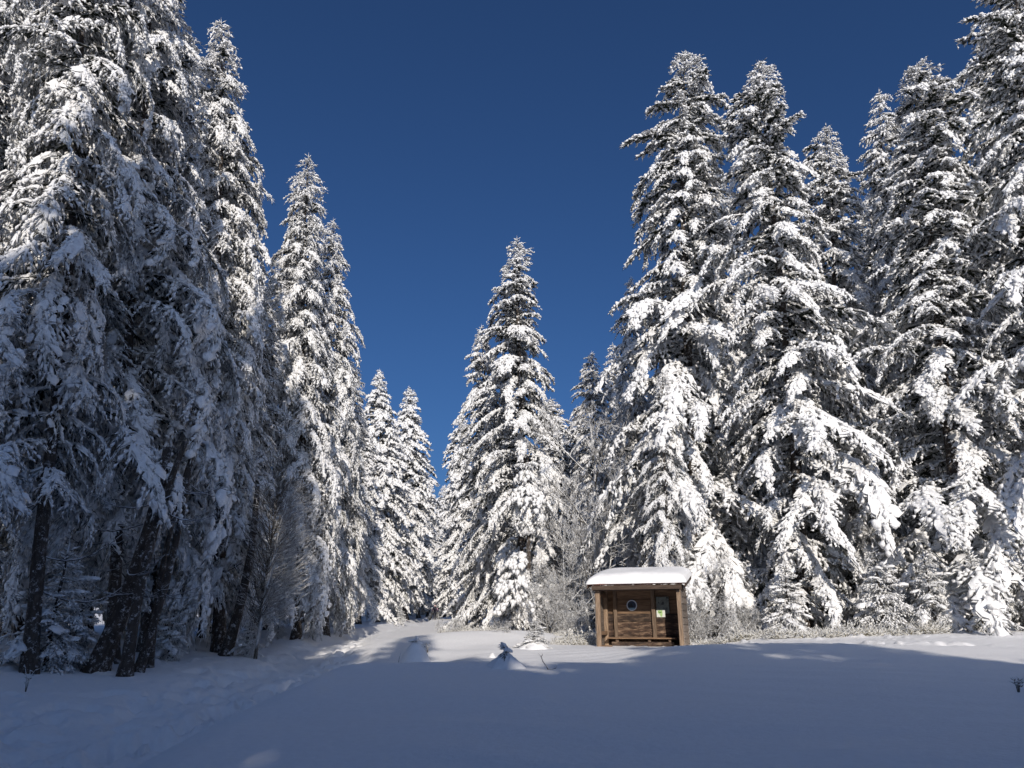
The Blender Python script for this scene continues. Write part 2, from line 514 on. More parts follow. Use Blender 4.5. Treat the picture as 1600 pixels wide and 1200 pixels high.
        a_, b_, c_, d_ = i_ * kc + j_, i_ * kc + j_ + 1, (i_ + 1) * kc + j_ + 1, (i_ + 1) * kc + j_
        Fb = np.concatenate([np.stack([a_, d_, b_], -1), np.stack([b_, d_, c_], -1)])
        sn.add(top.reshape(-1, 3), Fb)
        und = top.copy(); und[:, :, 2] -= .045 + rng.uniform(0, .04, und.shape[:2])
        fo.add(und.reshape(-1, 3), Fb[:, ::-1])
    # thick pads of settled snow bridging neighbouring twigs
    npad = rng.poisson(st['pads'] * L)
    for _ in range(npad):
        t = rng.uniform(0.25, 1.0) ** .7; c = axp(t)
        tg = axp(min(t + .05, 1)) - axp(max(t - .05, 0)); tg /= np.linalg.norm(tg) + 1e-9
        hw = wm * env(t) * 0.75
        off = rng.uniform(-1, 1) * hw
        c = c + np.array([0, off, -abs(off) * st['sag'] * .45]) + tg * abs(off) * 0.45
        A = st['pad_s'] * rng.uniform(.6, 1.4); B = A * rng.uniform(.45, .75); Hh = B * rng.uniform(.30, .6)
        sd = np.cross(tg, [0, 0, 1.0]); sd /= np.linalg.norm(sd) + 1e-6; up = np.cross(sd, tg)
        ang = rng.uniform(-.8, .8)
        e1 = tg * math.cos(ang) + sd * math.sin(ang) * 1; e2 = np.cross(up, e1)
        nu, nv = 7, 3
        V = [c + up * Hh]
        for iv in range(1, nv + 1):
            ph = iv / nv * (PI / 2 + .35)
            for iu in range(nu):
                th = iu * 2 * PI / nu + .3 * iv
                k = rng.uniform(.62, 1.25)
                V.append(c + (e1 * A * math.cos(th) + e2 * B * math.sin(th)) * math.sin(ph) * k + up * Hh * math.cos(ph) * k)
        F = []
        for iu in range(nu): F.append((0, 1 + iu, 1 + (iu + 1) % nu))
        for iv in range(nv - 1):
            for iu in range(nu):
                p, q2 = 1 + iv * nu + iu, 1 + iv * nu + (iu + 1) % nu
                F += [(p, p + nu, q2), (q2, p + nu, q2 + nu)]
        sn.add(V, F)
    return fo.get(), sn.get()

STYLE = dict(
    mid=dict(droop=1.3, lat=0.23, wmax=0.74, sag=0.60, twig=0.17, hang=(.1, 1.1), tw_l=0.20, tw_r=0.024, snow=0.80, rime=.62, sn_w=0.066, sn_h=0.75, pads=1.5, pad_s=0.155, k=5, blanket=.62),
    near=dict(droop=1.5, lat=0.19, wmax=0.75, sag=0.85, twig=0.11, hang=(.7, 2.0), tw_l=0.30, tw_r=0.017, snow=0.70, rime=.55, sn_w=0.055, sn_h=0.75, pads=2.0, pad_s=0.15, k=5, blanket=.55),
    far=dict(droop=1.2, lat=0.6, wmax=0.9, sag=0.6, twig=0.42, hang=(.2, .9), tw_l=0.30, tw_r=0.055, snow=0.9, rime=.65, sn_w=0.14, sn_h=0.8, pads=1.0, pad_s=0.26, k=5, blanket=.7),
    shade=dict(droop=0.9, lat=0.62, wmax=1.3, sag=0.6, twig=9.0, hang=(.2, .9), tw_l=0.5, tw_r=0.20, snow=0.0, rime=.0, sn_w=0.24, sn_h=0.7, pads=0.25, pad_s=0.5, k=5),
    small=dict(blanket=.75, droop=0.8, lat=0.10, wmax=0.4, sag=0.5, twig=0.09, hang=(.0, .5), tw_l=0.09, tw_r=0.012, snow=0.9, rime=.4, sn_w=0.038, sn_h=0.8, pads=2.5, pad_s=0.14, k=5),
)
_templates = {}
def templates(style, seed=0):
    key = (style, seed)
    if key not in _templates:
        rng = np.random.RandomState(100 + seed + len(style))
        cls = [0.3, 0.6, 1.0, 1.5, 2.1, 2.8, 3.6, 4.5]
        _templates[key] = (cls, [[make_bough(L, STYLE[style], rng) for _ in range(3)] for L in cls])
    return _templates[key]

def rotz(a):
    c, s = math.cos(a), math.sin(a); return np.array([[c, -s, 0], [s, c, 0], [0, 0, 1.0]])
def roty(a):   # tips +x up by a
    c, s = math.cos(a), math.sin(a); return np.array([[c, 0, -s], [0, 1, 0], [s, 0, c]])
def rotx(a):
    c, s = math.cos(a), math.sin(a); return np.array([[1, 0, 0], [0, c, -s], [0, s, c]])

def make_crown(name, H, R, z0, style, seed, p=0.75, gap=(0.34, 0.74), per=(4, 6), pitch=(16, -10), lobes=0.26, mat=None, lower_thin=0.0, snowmat=None):
    rng = np.random.RandomState(seed)
    cls, tpl = templates(style, seed % 2)
    fo, sn = Acc(), Acc()
    z = z0
    lob = rng.uniform(0, 2 * PI, 4)
    while z < H - 0.12:
        f = (z - z0) / (H - z0)                     # 0 bottom, 1 top
        env = R * min(1.0, ((1 - f) ** p) * 1.06) * (0.55 + 0.45 * min(1, f / 0.12 + .35))
        nb = rng.randint(per[0], per[1] + 1)
        ph = rng.uniform(0, 2 * PI)
        for k in range(nb):
            if lower_thin and f < .35 and rng.rand() < lower_thin: continue
            th = ph + k * 2 * PI / nb + rng.uniform(-.35, .35)
            lobe = 1 + lobes * (math.sin(th + lob[0] + f * 5) + .7 * math.sin(2 * th + lob[1] - f * 9) + .6 * math.sin(f * 23 + lob[2] + th))
            L = max(0.22, env * lobe * rng.uniform(.72, 1.15))
            L = L * 1.12
            pit = math.radians(pitch[1] + (pitch[0] - pitch[1]) * (f ** 1.6) + rng.uniform(-15, 15))
            i = int(np.argmin([abs(math.log(L / c)) for c in cls]))
            (fv, ff), (sv, sf) = tpl[i][rng.randint(3)]
            M = rotz(th) @ roty(pit) @ rotx(rng.uniform(-.3, .3)) * (L / cls[i])
            if rng.rand() < .5: M = M @ np.diag([1, -1, 1.0]); fl = True
            else: fl = False
            o = np.array([0, 0, z + rng.uniform(-.12, .12)])
            fo.add(fv @ M.T + o, ff[:, ::-1] if fl else ff)
            sn.add(sv @ M.T + o, sf[:, ::-1] if fl else sf)
        z += gap[1] + (gap[0] - gap[1]) * f + rng.uniform(-.08, .08)
    # leader shoot with its first short whorl
    P0 = [[0, 0, H - .35]]; P1 = [[0.02, 0.01, H + .35]]
    for k in range(6):
        a = k * 1.05 + rng.rand(); zz = H - .05 - .12 * (k % 3)
        P0.append([0, 0, zz]); P1.append([.28 * math.cos(a), .28 * math.sin(a), zz + .14])
    V, F = spindles(P0, P1, 0.04)
    fo.add(V, F); sn.add(V * [1, 1, 1] + [0, 0, .012], F)
    V, F = fo.get(); a = np_mesh(name, V, F, mat or M_NEEDLE)
    V, F = sn.get(); b = np_mesh(name + '_snow', V, F, snowmat or M_SNOW)
    return a, b

def make_trunk(name, H, r, seed, bend=0.25):
    rng = np.random.RandomState(seed)
    n = 26; k = 12
    t = np.linspace(0, 1, n) ** 1.3
    z = -0.5 + t * (H + .2)
    R = r * (1 - t) ** 0.85 + 0.015 + r * 0.55 * np.exp(-np.clip(z + .1, 0, 9) / 0.35)
    P = np.stack([bend * np.sin(t * 3 + rng.rand() * 6) * t * (1 - t) * 4, bend * np.sin(t * 4 + rng.rand() * 6) * t * (1 - t) * 4, z], -1)
    V, F = tube(P, R, k)
    V[:, :2] += rng.uniform(-1, 1, (len(V), 2)) * 0.02
    return np_mesh(name, V, F, M_BARK)

def dead_branch_mesh(seed, L=2.2):
    rng = np.random.RandomState(seed)
    acc = Acc()
    n = 7; s = np.linspace(0, 1, n)
    P = np.stack([L * s, .15 * np.sin(s * 4 + rng.rand() * 6), -0.25 * L * np.sin(s * PI * .8) * .8 + .22 * L * s ** 2], -1)
    acc.add(*tube(P, np.linspace(.028, .007, n), 4))
    for k in range(7):
        t = rng.uniform(.25, .95); p = np.array([np.interp(t, s, P[:, c]) for c in range(3)])
        l = rng.uniform(.25, .7); sd = rng.choice([-1, 1])
        q = np.stack([p + np.array([.7, sd * .6, .05]) * l * u + np.array([0, 0, .3 * l * u * u - .12 * l * u]) for u in np.linspace(0, 1, 4)])
        acc.add(*tube(q, np.linspace(.014, .005, 4), 3))
    return np_mesh('dead_branch', *acc.get(), M_DEAD)

ARCH = {}
def arch(key, H, R, z0, style, seed, trunk_r=0.28, bend=0.25, **kw):
    a, b = make_crown('crown_' + key, H, R, z0, style, seed, **kw)
    ARCH[key] = dict(H=H, R=R, crown=a, snow=b, trunk=make_trunk('trunk_' + key, H, trunk_r, seed, bend))

arch('broad', 30, 4.8, 0.9, 'mid', 1, .28, p=0.50)
arch('narrow', 30, 4.4, 1.2, 'mid', 2, .26, p=0.56, lobes=.30)
arch('cone', 26, 4.7, 0.5, 'mid', 3, .28, p=0.60, lobes=.18)
arch('hanging', 32, 3.9, 5.2, 'near', 4, .17, p=0.50, pitch=(14, -16), gap=(0.40, 0.76), lobes=.34)
arch('curtain', 29, 3.4, 2.6, 'near', 5, .22, p=0.55, pitch=(14, -18), gap=(0.38, 0.72), lobes=.28)
arch('distant', 28, 4.6, 3.0, 'far', 6, .30, p=0.64, gap=(.36, .6), per=(5, 7))
arch('young', 3.0, 1.05, 0.05, 'small', 8, .04, bend=.03, p=0.8, gap=(.13, .22), pitch=(40, -18))
DEAD = [dead_branch_mesh(s) for s in (1, 2, 3)]

def place_tree(key, foot_px, Y, top=None, label='', group=None, wide=1.0, yaw=None, height=None, lean=(0, 0), dead=0, cat='tree', name='spruce_tree', sink=0.0):
    A = ARCH[key]
    b = foot(foot_px, Y); b.z -= sink
    if top is not None:
        t = at(top[0], top[1], Y)
    else:
        t = b + Vector((lean[0], lean[1], height))
    ax = t - b
    h = ax.length
    R = Vector((0, 0, 1)).rotation_difference(ax.normalized()).to_matrix().to_4x4()
    yw = rnd.uniform(0, 6.28) if yaw is None else yaw
    sz = h / (A['H'] + .3); sx = wide * (sz if h < 6 else (0.5 + 0.5 * sz))
    root = empty(name)
    root.matrix_world = Matrix.Translation(b) @ R @ Matrix.Rotation(yw, 4, 'Z') @ Matrix.Diagonal((sx, sx, sz, 1))
    tag(root, label, cat, group)
    link('trunk', A['trunk'], root)
    c = link('crown', A['crown'], root)
    link('snow', A['snow'], c)
    for k in range(dead):
        d = link('dead_branch', DEAD[k % 3], root)
        d.location = (0, 0, 1.5 + (k + rnd.random()) * 5.5 / max(dead, 1))
        d.rotation_euler = (rnd.uniform(-.2, .2), rnd.uniform(-.05, .25), rnd.uniform(0, 6.28))
        sc = rnd.uniform(.6, 1.2); d.scale = (sc, sc, sc)
    return root

GR, GL, GF, GB = 'tall spruces behind the shelter', 'tall spruces along the left forest edge', 'distant spruces along the track', 'spruces deep in the forest'
# right stand
place_tree('broad', 1085, 34, (1070, 78), 'tall snow-laden spruce directly behind the shelter roof, with a blunt leaning top', GR, 1.0, 0.4)
place_tree('broad', 1262, 31, (1186, 94), 'tall snowy spruce with a straight spiky tip, right of the one behind the shelter', GR, 1.0, 2.1)
place_tree('narrow', 1345, 36, (1290, 192), 'shorter snowy spruce tip squeezed between two taller spruces right of the shelter', GR, .95, 1.0)
place_tree('narrow', 1425, 37, (1373, 138), 'slim snowy spruce with a thin star-shaped tip against the sky', GR, .75, 4.0)
place_tree('broad', 1520, 29, (1432, 98), 'broad snowy spruce with long boughs reaching the snow at the right edge of the field', GR, 1.06, 5.2)
place_tree('broad', 1715, 27, (1580, -90), 'very tall spruce cut by the right edge of the picture', GR, .95, 0.9)
place_tree('cone', 1045, 31.5, (1035, 575), 'medium snowy spruce standing close behind the shelter', GR, .55, 1.7)
place_tree('broad', 1640, 36, (1560, 20), 'dark shaded spruce behind the spruce at the right edge', GR, .9, 3.3)
place_tree('cone', 1150, 33.5, (1140, 700), 'low snow-covered spruce between the two tallest spruces right of the shelter', GR, .62, 0.2)
place_tree('cone', 1330, 31.5, (1322, 640), 'low snow-covered spruce below the squeezed spruce tip right of the shelter', GR, .62, 2.2)
for px, Y, ty, lb in ((1000, 46, 430, 'dark spruce peeking out left of the blunt-topped spruce behind the shelter'),
                      (1140, 44, 260, 'second row spruce filling the gap between the blunt-topped and the straight-tipped spruces'),
                      (1240, 47, 330, 'second row spruce hidden behind the right flank of the straight-tipped spruce'),
                      (1400, 45, 300, 'second row spruce right behind the slim star-tipped spruce'),
                      (1500, 47, 260, 'second row spruce behind the right flank of the broad long-boughed spruce'),
                      (1590, 44, 240, 'second row spruce between the broad long-boughed spruce and the very tall edge spruce'),
                      (1690, 40, 200, 'second row spruce behind the very tall spruce at the right edge')):
    place_tree('narrow', px, Y, (800 + (px - 800) * .93, ty), lb, 'second row spruces on the right', .62 if px == 1000 else 1.1)
for px, Y, ty, lb in ((1090, 55, 420, 'third row spruce deep behind the blunt-topped spruce'), (1190, 58, 440, 'third row spruce deep between the two tallest right spruces'), (1300, 56, 420, 'third row spruce deep behind the squeezed spruce tip'),
                      (1450, 58, 420, 'third row spruce deep behind the broad long-boughed spruce'), (1560, 55, 380, 'third row spruce deep behind the right edge'), (1380, 52, 520, 'low third row spruce behind the bare leaning branches')):
    place_tree('distant', px, Y, (800 + (px - 800) * .95, ty), lb, 'third row spruces on the right', 1.3, sink=2.0)
# centre
place_tree('cone', 812, 42, (808, 368), 'pointed snowy spruce standing alone in the middle between track and shelter', GR, 1.0, 2.6)
place_tree('cone', 770, 46, (752, 506), 'snowy spruce leaning out on the left of the lone middle spruce', GR, .82, 5.0)
place_tree('narrow', 932, 52, (925, 548), 'thin snowy spruce behind the bare frosted tree left of the shelter', GR, .85, 1.9)
place_tree('narrow', 968, 60, (957, 534), 'dark slim spruce just right of the thin spruce behind the bare tree', GR, .8, 3.9)
place_tree('cone', 1005, 40, (1000, 690), 'small shaded spruce behind the left half of the shelter roof', GR, .45, 3.0)
# left edge
place_tree('hanging', 175, 20.5, (238, -170), 'huge snow-hung spruce standing behind the cluster of leaning trunks on the left', GL, .95, 0.0, dead=10)
place_tree('hanging', 45, 17.5, (150, -330), 'huge spruce at the left edge with heavy hanging snow pads', GL, .9, 2.0, dead=6)
place_tree('hanging', -120, 18.5, (-20, -300), 'spruce cut by the left edge of the picture', GL, .95, 4.1, dead=4)
place_tree('curtain', 225, 23, (272, -20), 'snowy spruce on a slim leaning trunk right of the thick bare trunk', GL, .85, 1.2, dead=6)
place_tree('curtain', 345, 26, (346, 28), 'tall snowy spruce with a sharp tip left of the sky gap', GL, .85, 3.0, dead=5)
place_tree('curtain', 392, 29, (402, 420), 'snow-hung spruce with a dark bare lower trunk behind the frosted round bush', GL, .85, 5.5, dead=5)
place_tree('curtain', 462, 33, (482, 238), 'slim snowy spruce with a lit pointed tip at the left of the sky gap', GL, .88, 0.6)
place_tree('curtain', 508, 38, (521, 340), 'slimmer snowy spruce right of the lit pointed one, nearest the track', GL, .85, 2.3)
place_tree('curtain', 545, 47, (548, 560), 'shaded snowy spruce where the left forest edge meets the track', GL, .75, 4.4)
for px, Y, ty, lb in ((-60, 27, -150, 'second row spruce behind the spruce cut by the left edge'),
                      (40, 30, -80, 'second row spruce behind the huge one with heavy hanging snow pads'),
                      (130, 27, 0, 'second row spruce just left of the thick leaning trunk'),
                      (250, 31, 60, 'second row spruce between the slim leaning spruce and the sharp-tipped one'),
                      (320, 36, 200, 'second row spruce behind the tall sharp-tipped spruce on the left'),
                      (420, 42, 380, 'second row spruce between the frosted round bush and the lit pointed spruce'),
                      (-160, 33, -100, 'deepest spruce behind the left edge of the picture'),
                      (180, 38, 100, 'third row spruce deep behind the leaning trunks'),
                      (470, 50, 480, 'second row spruce behind the slim lit pointed spruce'),
                      (12, 37, 20, 'third row spruce low behind the huge one at the left edge'), (95, 46, 160, 'third row spruce farthest back on the left')):
    place_tree('curtain', px, Y, (800 + (px - 800) * .92, ty), lb, 'second row spruces on the left', 1.15)
def leaning_trunk(p0, p1, Y, r, label, seed, nb=5):
    b = foot(p0, Y); t = at(p1[0], p1[1], Y + .5)
    root = empty('leaning_tree', b); tag(root, label, 'tree', 'leaning bare trunks on the left')
    v = t - b; n = 12; u = np.linspace(-.04, 1, n)
    P = np.array(v)[None] * u[:, None]
    P[:, 0] += .22 * np.sin(u * PI) * (1 if seed % 2 else -1)
    R = r * (1 - .55 * np.clip(u, 0, 1)) + r * .6 * np.exp(-np.clip(u, 0, 1) / .04)
    V, F = tube(P, R, 12); V += np.random.RandomState(seed).uniform(-.012, .012, V.shape)
    link('trunk', np_mesh('leaning_trunk', V, F, M_BARK), root)
    for k in range(nb):
        d = link('dead_branch', DEAD[(k + seed) % 3], root); f = .25 + .7 * (k + rnd.random()) / nb
        d.location = Vector(v) * f; d.rotation_euler = (rnd.uniform(-.2, .2), rnd.uniform(-.1, .2), rnd.choice([rnd.uniform(2.2, 4.0), rnd.uniform(-.8, .6)])); q = rnd.uniform(.5, .95); d.scale = (q, q, q)
leaning_trunk(150, (262, 700), 19.0, .25, 'thickest of the bare leaning trunks on the left, speckled with frost', 1, 7)
leaning_trunk(195, (290, 690), 18.6, .15, 'frost-speckled leaning trunk next right of the thickest one', 2, 6)
leaning_trunk(216, (305, 660), 19.4, .11, 'thin dark leaning trunk close to the frost-speckled one', 3, 4)
leaning_trunk(232, (312, 670), 20.5, .10, 'thin leaning trunk farthest right of the left cluster', 4, 4)
leaning_trunk(352, (402, 760), 25.0, .18, 'dark leaning trunk beside the small sapling on the left bank', 5, 5)
leaning_trunk(336, (372, 760), 26.0, .13, 'dark slimmer trunk left of the one beside the small sapling', 6, 3)
# distance
place_tree('distant', 588, 75, (593, 575), 'distant sunlit snowy spruce with the taller tip left of the track', GF, .95, 0.3)
place_tree('distant', 634, 82, (639, 602), 'distant sunlit snowy spruce with a double tip beside the track', GF, 1.0, 1.3)
place_tree('distant', 612, 88, (616, 655), 'distant snowy spruce between the two sunlit tips', GF, 1.0, 2.3)
place_tree('distant', 560, 66, (563, 640), 'distant snowy spruce with its bare pale trunk beside the shaded forest edge', GF, .8, 3.3)
place_tree('distant', 668, 118, (671, 748), 'small distant spruce at the end of the track, left of the notch of sky', GF, .95, 4.3)
place_tree('distant', 694, 116, (695, 756), 'small distant spruce at the end of the track, right of the notch of sky', GF, .95, 5.3)
place_tree('distant', 716, 92, (722, 640), 'distant snowy spruce behind the left side of the lone middle spruce', GF, .95, 6.0)
place_tree('distant', 654, 104, (656, 770), 'distant low spruce behind the double-tipped one', GF, 1.1, 0.8)
for px, Y, ty, lb in ((640, 140, 790, 'far spruce beyond the low one behind the double-tipped spruce'), (662, 150, 800, 'far spruce at the track end, left half of the sky notch'), (684, 145, 805, 'far spruce at the track end, right under the sky notch'),
                      (704, 150, 795, 'far spruce at the track end, right half of the sky notch'), (600, 120, 700, 'far spruce seen between the two tall sunlit tips'), (575, 110, 720, 'far spruce left behind the tallest distant sunlit tip'),
                      (730, 130, 760, 'far spruce right behind the spruce left of the lone middle one'), (548, 95, 680, 'far spruce behind the shaded end of the left forest edge'),
                      (672, 175, 830, 'farthest spruce straight beyond the hiker'), (692, 185, 828, 'farthest spruce right beyond the hiker'), (655, 180, 832, 'farthest spruce left beyond the hiker')):
    place_tree('distant', px, Y, (px, ty), lb, 'far spruces at the end of the track', 1.2)
for px, Y, ty, lb in ((860, 62, 620, 'shaded spruce behind the right flank of the lone middle spruce'), (905, 70, 640, 'shaded spruce just left of the thin spruce behind the bare tree'),
                      (985, 72, 640, 'shaded spruce deep in the gap above the left end of the shelter roof'), (780, 66, 640, 'shaded spruce hidden right behind the lone middle spruce'),
                      (1040, 60, 560, 'shaded spruce behind the medium spruce at the shelter')):
    place_tree('distant', px, Y, (px, ty), lb, 'far spruces behind the middle', 1.15)
# young trees
for px, Y, h, lb in ((70, 18.2, 3.2, 'young snow-covered spruce in the shade at the far left of the forest edge'),
                     (112, 19.0, 2.4, 'young snow-covered spruce left of the thick bare trunk'),
                     (262, 22.5, 2.0, 'young snow-covered spruce right of the leaning trunks'),
                     (385, 25.0, 1.5, 'small snow-covered sapling spruce on the left bank below the frosted bush'),
                     (162, 19.2, 0.9, 'tiny snow-capped spruce at the foot of the thick bare trunk'),
                     (1385, 27.0, 3.4, 'young snow-covered spruce in the sun behind the heath, left of the pair'),
                     (1465, 26.5, 3.0, 'young snow-covered spruce in the sun in the middle of the right edge'),
                     (1540, 26.0, 3.0, 'young snow-covered spruce in the sun nearest the right edge'),
                     (1240, 28.6, 3.2, 'young snow-covered spruce at the back of the frosted heath'),
                     (433, 33.0, 1.2, 'tiny spruce on the left bank close to the sunlit track'),
                     (625, 70.0, 1.8, 'tiny frosted spruce beside the pale trunk along the distant track')):
    place_tree('young', px, Y, None, lb, 'young spruces', 1.0, None, h, cat='young tree', name='young_spruce', sink=0.1)

# ---------------------------------------------------------------- bare frosted trees and shrubs
def bare_mesh(name, H, r, seed, depth=4, spread=0.55, up=0.35, nkid=(4, 6), first=0.25, mat=None, curve=0.25, stems=1, base_spread=.3):
    rng = np.random.RandomState(seed); acc = Acc()
    def grow(p, d, ln, rad, lev):
        n = 5 if lev < 2 else 4
        P = [np.array(p)]
        dd = np.array(d)
        for k in range(n - 1):
            dd = dd + rng.uniform(-curve, curve, 3) * (.5 if lev == 0 else 1) + np.array([0, 0, up * .12 * lev]); dd /= np.linalg.norm(dd)
            P.append(P[-1] + dd * ln / (n - 1))
        P = np.array(P)
        acc.add(*tube(P, np.linspace(rad, rad * .35, n), 5 if lev == 0 else 3, False))
        if lev >= depth: return
        nk = rng.randint(nkid[0], nkid[1] + 1) + (5 if lev == 0 else 0)
        for k in range(nk):
            t = rng.uniform(first if lev == 0 else .15, 1.0)
            i = min(int(t * (n - 1)), n - 2); f = t * (n - 1) - i
            q = P[i] * (1 - f) + P[i + 1] * f
            tg = P[i + 1] - P[i]; tg /= np.linalg.norm(tg)
            s = rng.normal(size=3); s -= tg * s.dot(tg); s /= np.linalg.norm(s)
            nd = tg * (1 - spread) + s * spread * 1.3; nd /= np.linalg.norm(nd)
            grow(q, nd, ln * rng.uniform(.32, .6) * (1.1 - .45 * t), max(.010, rad * .5 * (1 - .4 * t)), lev + 1)
    for k in range(stems):
        a = rng.rand() * 6.28
        grow([math.cos(a) * base_spread * (stems > 1), math.sin(a) * base_spread * (stems > 1), -.15], [.12 * math.cos(a) * (1 + (stems > 1) * 3), .12 * math.sin(a) * (1 + (stems > 1) * 3), 1], H * (rng.uniform(.6, 1) if stems > 1 else .8), r, 0)
    return np_mesh(name, *acc.get(), mat or M_TWIG)
BARE_TALL = bare_mesh('bare_tree', 11, .11, 21, 4, .5, .5, (6, 8), .10)
BARE_SHRUB = bare_mesh('bare_shrub', 3.0, .03, 22, 3, .55, .3, (5, 7), .1, stems=6)
BARE_LOW = bare_mesh('low_shrub', 1.1, .014, 23, 2, .6, .3, (5, 7), .1, stems=9, base_spread=.35)
def place_bare(me, name, px, Y, sc, label, group=None, cat='shrub', yaw=None, tilt=(0, 0), sz=None):
    b = foot(px, Y); o = link(name, me); o.location = b
    o.rotation_euler = (tilt[0], tilt[1], rnd.uniform(0, 6.28) if yaw is None else yaw); o.scale = (sc, sc, sz or sc)
    return tag(o, label, cat, group)
place_bare(BARE_TALL, 'bare_tree', 935, 36, 1.1, 'bare frosted tree with fine branches left of the shelter', 'bare frosted trees', 'tree', 0.5, sz=1.3)
place_bare(BARE_TALL, 'bare_tree', 888, 35, 0.60, 'smaller bare frosted tree beside the lone middle spruce', 'bare frosted trees', 'tree', 2.5)
place_bare(BARE_TALL, 'bare_tree', 1375, 30.5, 0.70, 'bare frosted branches leaning out between the big spruces on the right', 'bare frosted trees', 'tree', 4.0, (0, -.35))
place_bare(BARE_TALL, 'bare_tree', 1100, 30.8, 0.42, 'bare frosted young tree right behind the shelter', 'bare frosted trees', 'tree', 1.0)
place_bare(BARE_SHRUB, 'bare_shrub', 1112, 29.8, .75, 'frosted leafless shrub at the right corner of the shelter', 'bare frosted shrubs')
place_bare(BARE_SHRUB, 'bare_shrub', 900, 33.5, .7, 'frosted leafless shrub left of the shelter', 'bare frosted shrubs')
place_bare(BARE_SHRUB, 'bare_shrub', 855, 35, 1.0, 'frosted leafless shrub at the foot of the lone middle spruce', 'bare frosted shrubs')
place_bare(BARE_SHRUB, 'bare_shrub', 1165, 30.3, .6, 'frosted leafless shrub under the tall spruces right of the shelter', 'bare frosted shrubs')
place_bare(BARE_LOW, 'low_shrub', 520, 40, 1.3, 'low frosted shrub beside the shaded start of the sunlit track', 'low frosted shrubs')
place_bare(BARE_LOW, 'low_shrub', 702, 40, .9, 'low frosted shrub on the bank right of the distant track', 'low frosted shrubs')
place_bare(BARE_LOW, 'low_shrub', 782, 31, .5, 'low twiggy shrub in the sun behind the snow mound', 'low frosted shrubs')

def round_bush():
    """tall leafless bush whose fine twigs all sweep up and to the right"""
    rng = np.random.RandomState(31); acc = Acc()
    Vv, Ff = tube([[0, 0, -.2], [.05, 0, 1.5], [.2, 0, 3.2]], [.07, .05, .03], 5)
    acc.add(Vv, Ff)
    for k in range(420):
        z = rng.uniform(1.6, 6.0); a = rng.uniform(-1.9, 1.9)
        l = rng.uniform(1.0, 2.0) * math.sin((z - .8) / 5.6 * PI) ** .5
        o = np.array([.15 * (z - 2) * .3, 0, z - .6]); d = np.array([math.cos(a), math.sin(a), .28 + .2 * rng.rand()])
        P = np.array([o + d * l * u + np.array([0, 0, .35 * l * u * u - .25 * l * u]) for u in np.linspace(0, 1, 5)])
        acc.add(*tube(P, np.linspace(.016, .005, 5), 3, False))
        for q in range(3):
            u = rng.uniform(.35, .9); p = o + d * l * u + np.array([0, 0, .35 * l * u * u - .25 * l * u])
            e = d + rng.uniform(-.5, .5, 3); e /= np.linalg.norm(e)
            acc.add(*spindles([p], [p + e * rng.uniform(.3, .6)], .009))
    for k in range(4):
        P = np.array([[.0, 0, .3 + .2 * k], [.2, .1 * (k - 2), 2.0], [.5, .2 * (k - 2), 4.2], [.7, .25 * (k - 2), 5.6]])
        acc.add(*tube(P, [.05, .04, .025, .012], 4, False))
    o = link('bare_bush', np_mesh('bare_bush', *acc.get(), M_TWIG)); o.location = foot(398, 24.5)
    o.scale = (1, 1, 1.0)
    tag(o, 'tall rounded leafless bush of fine frosted twigs in front of the left spruces', 'shrub')
round_bush()

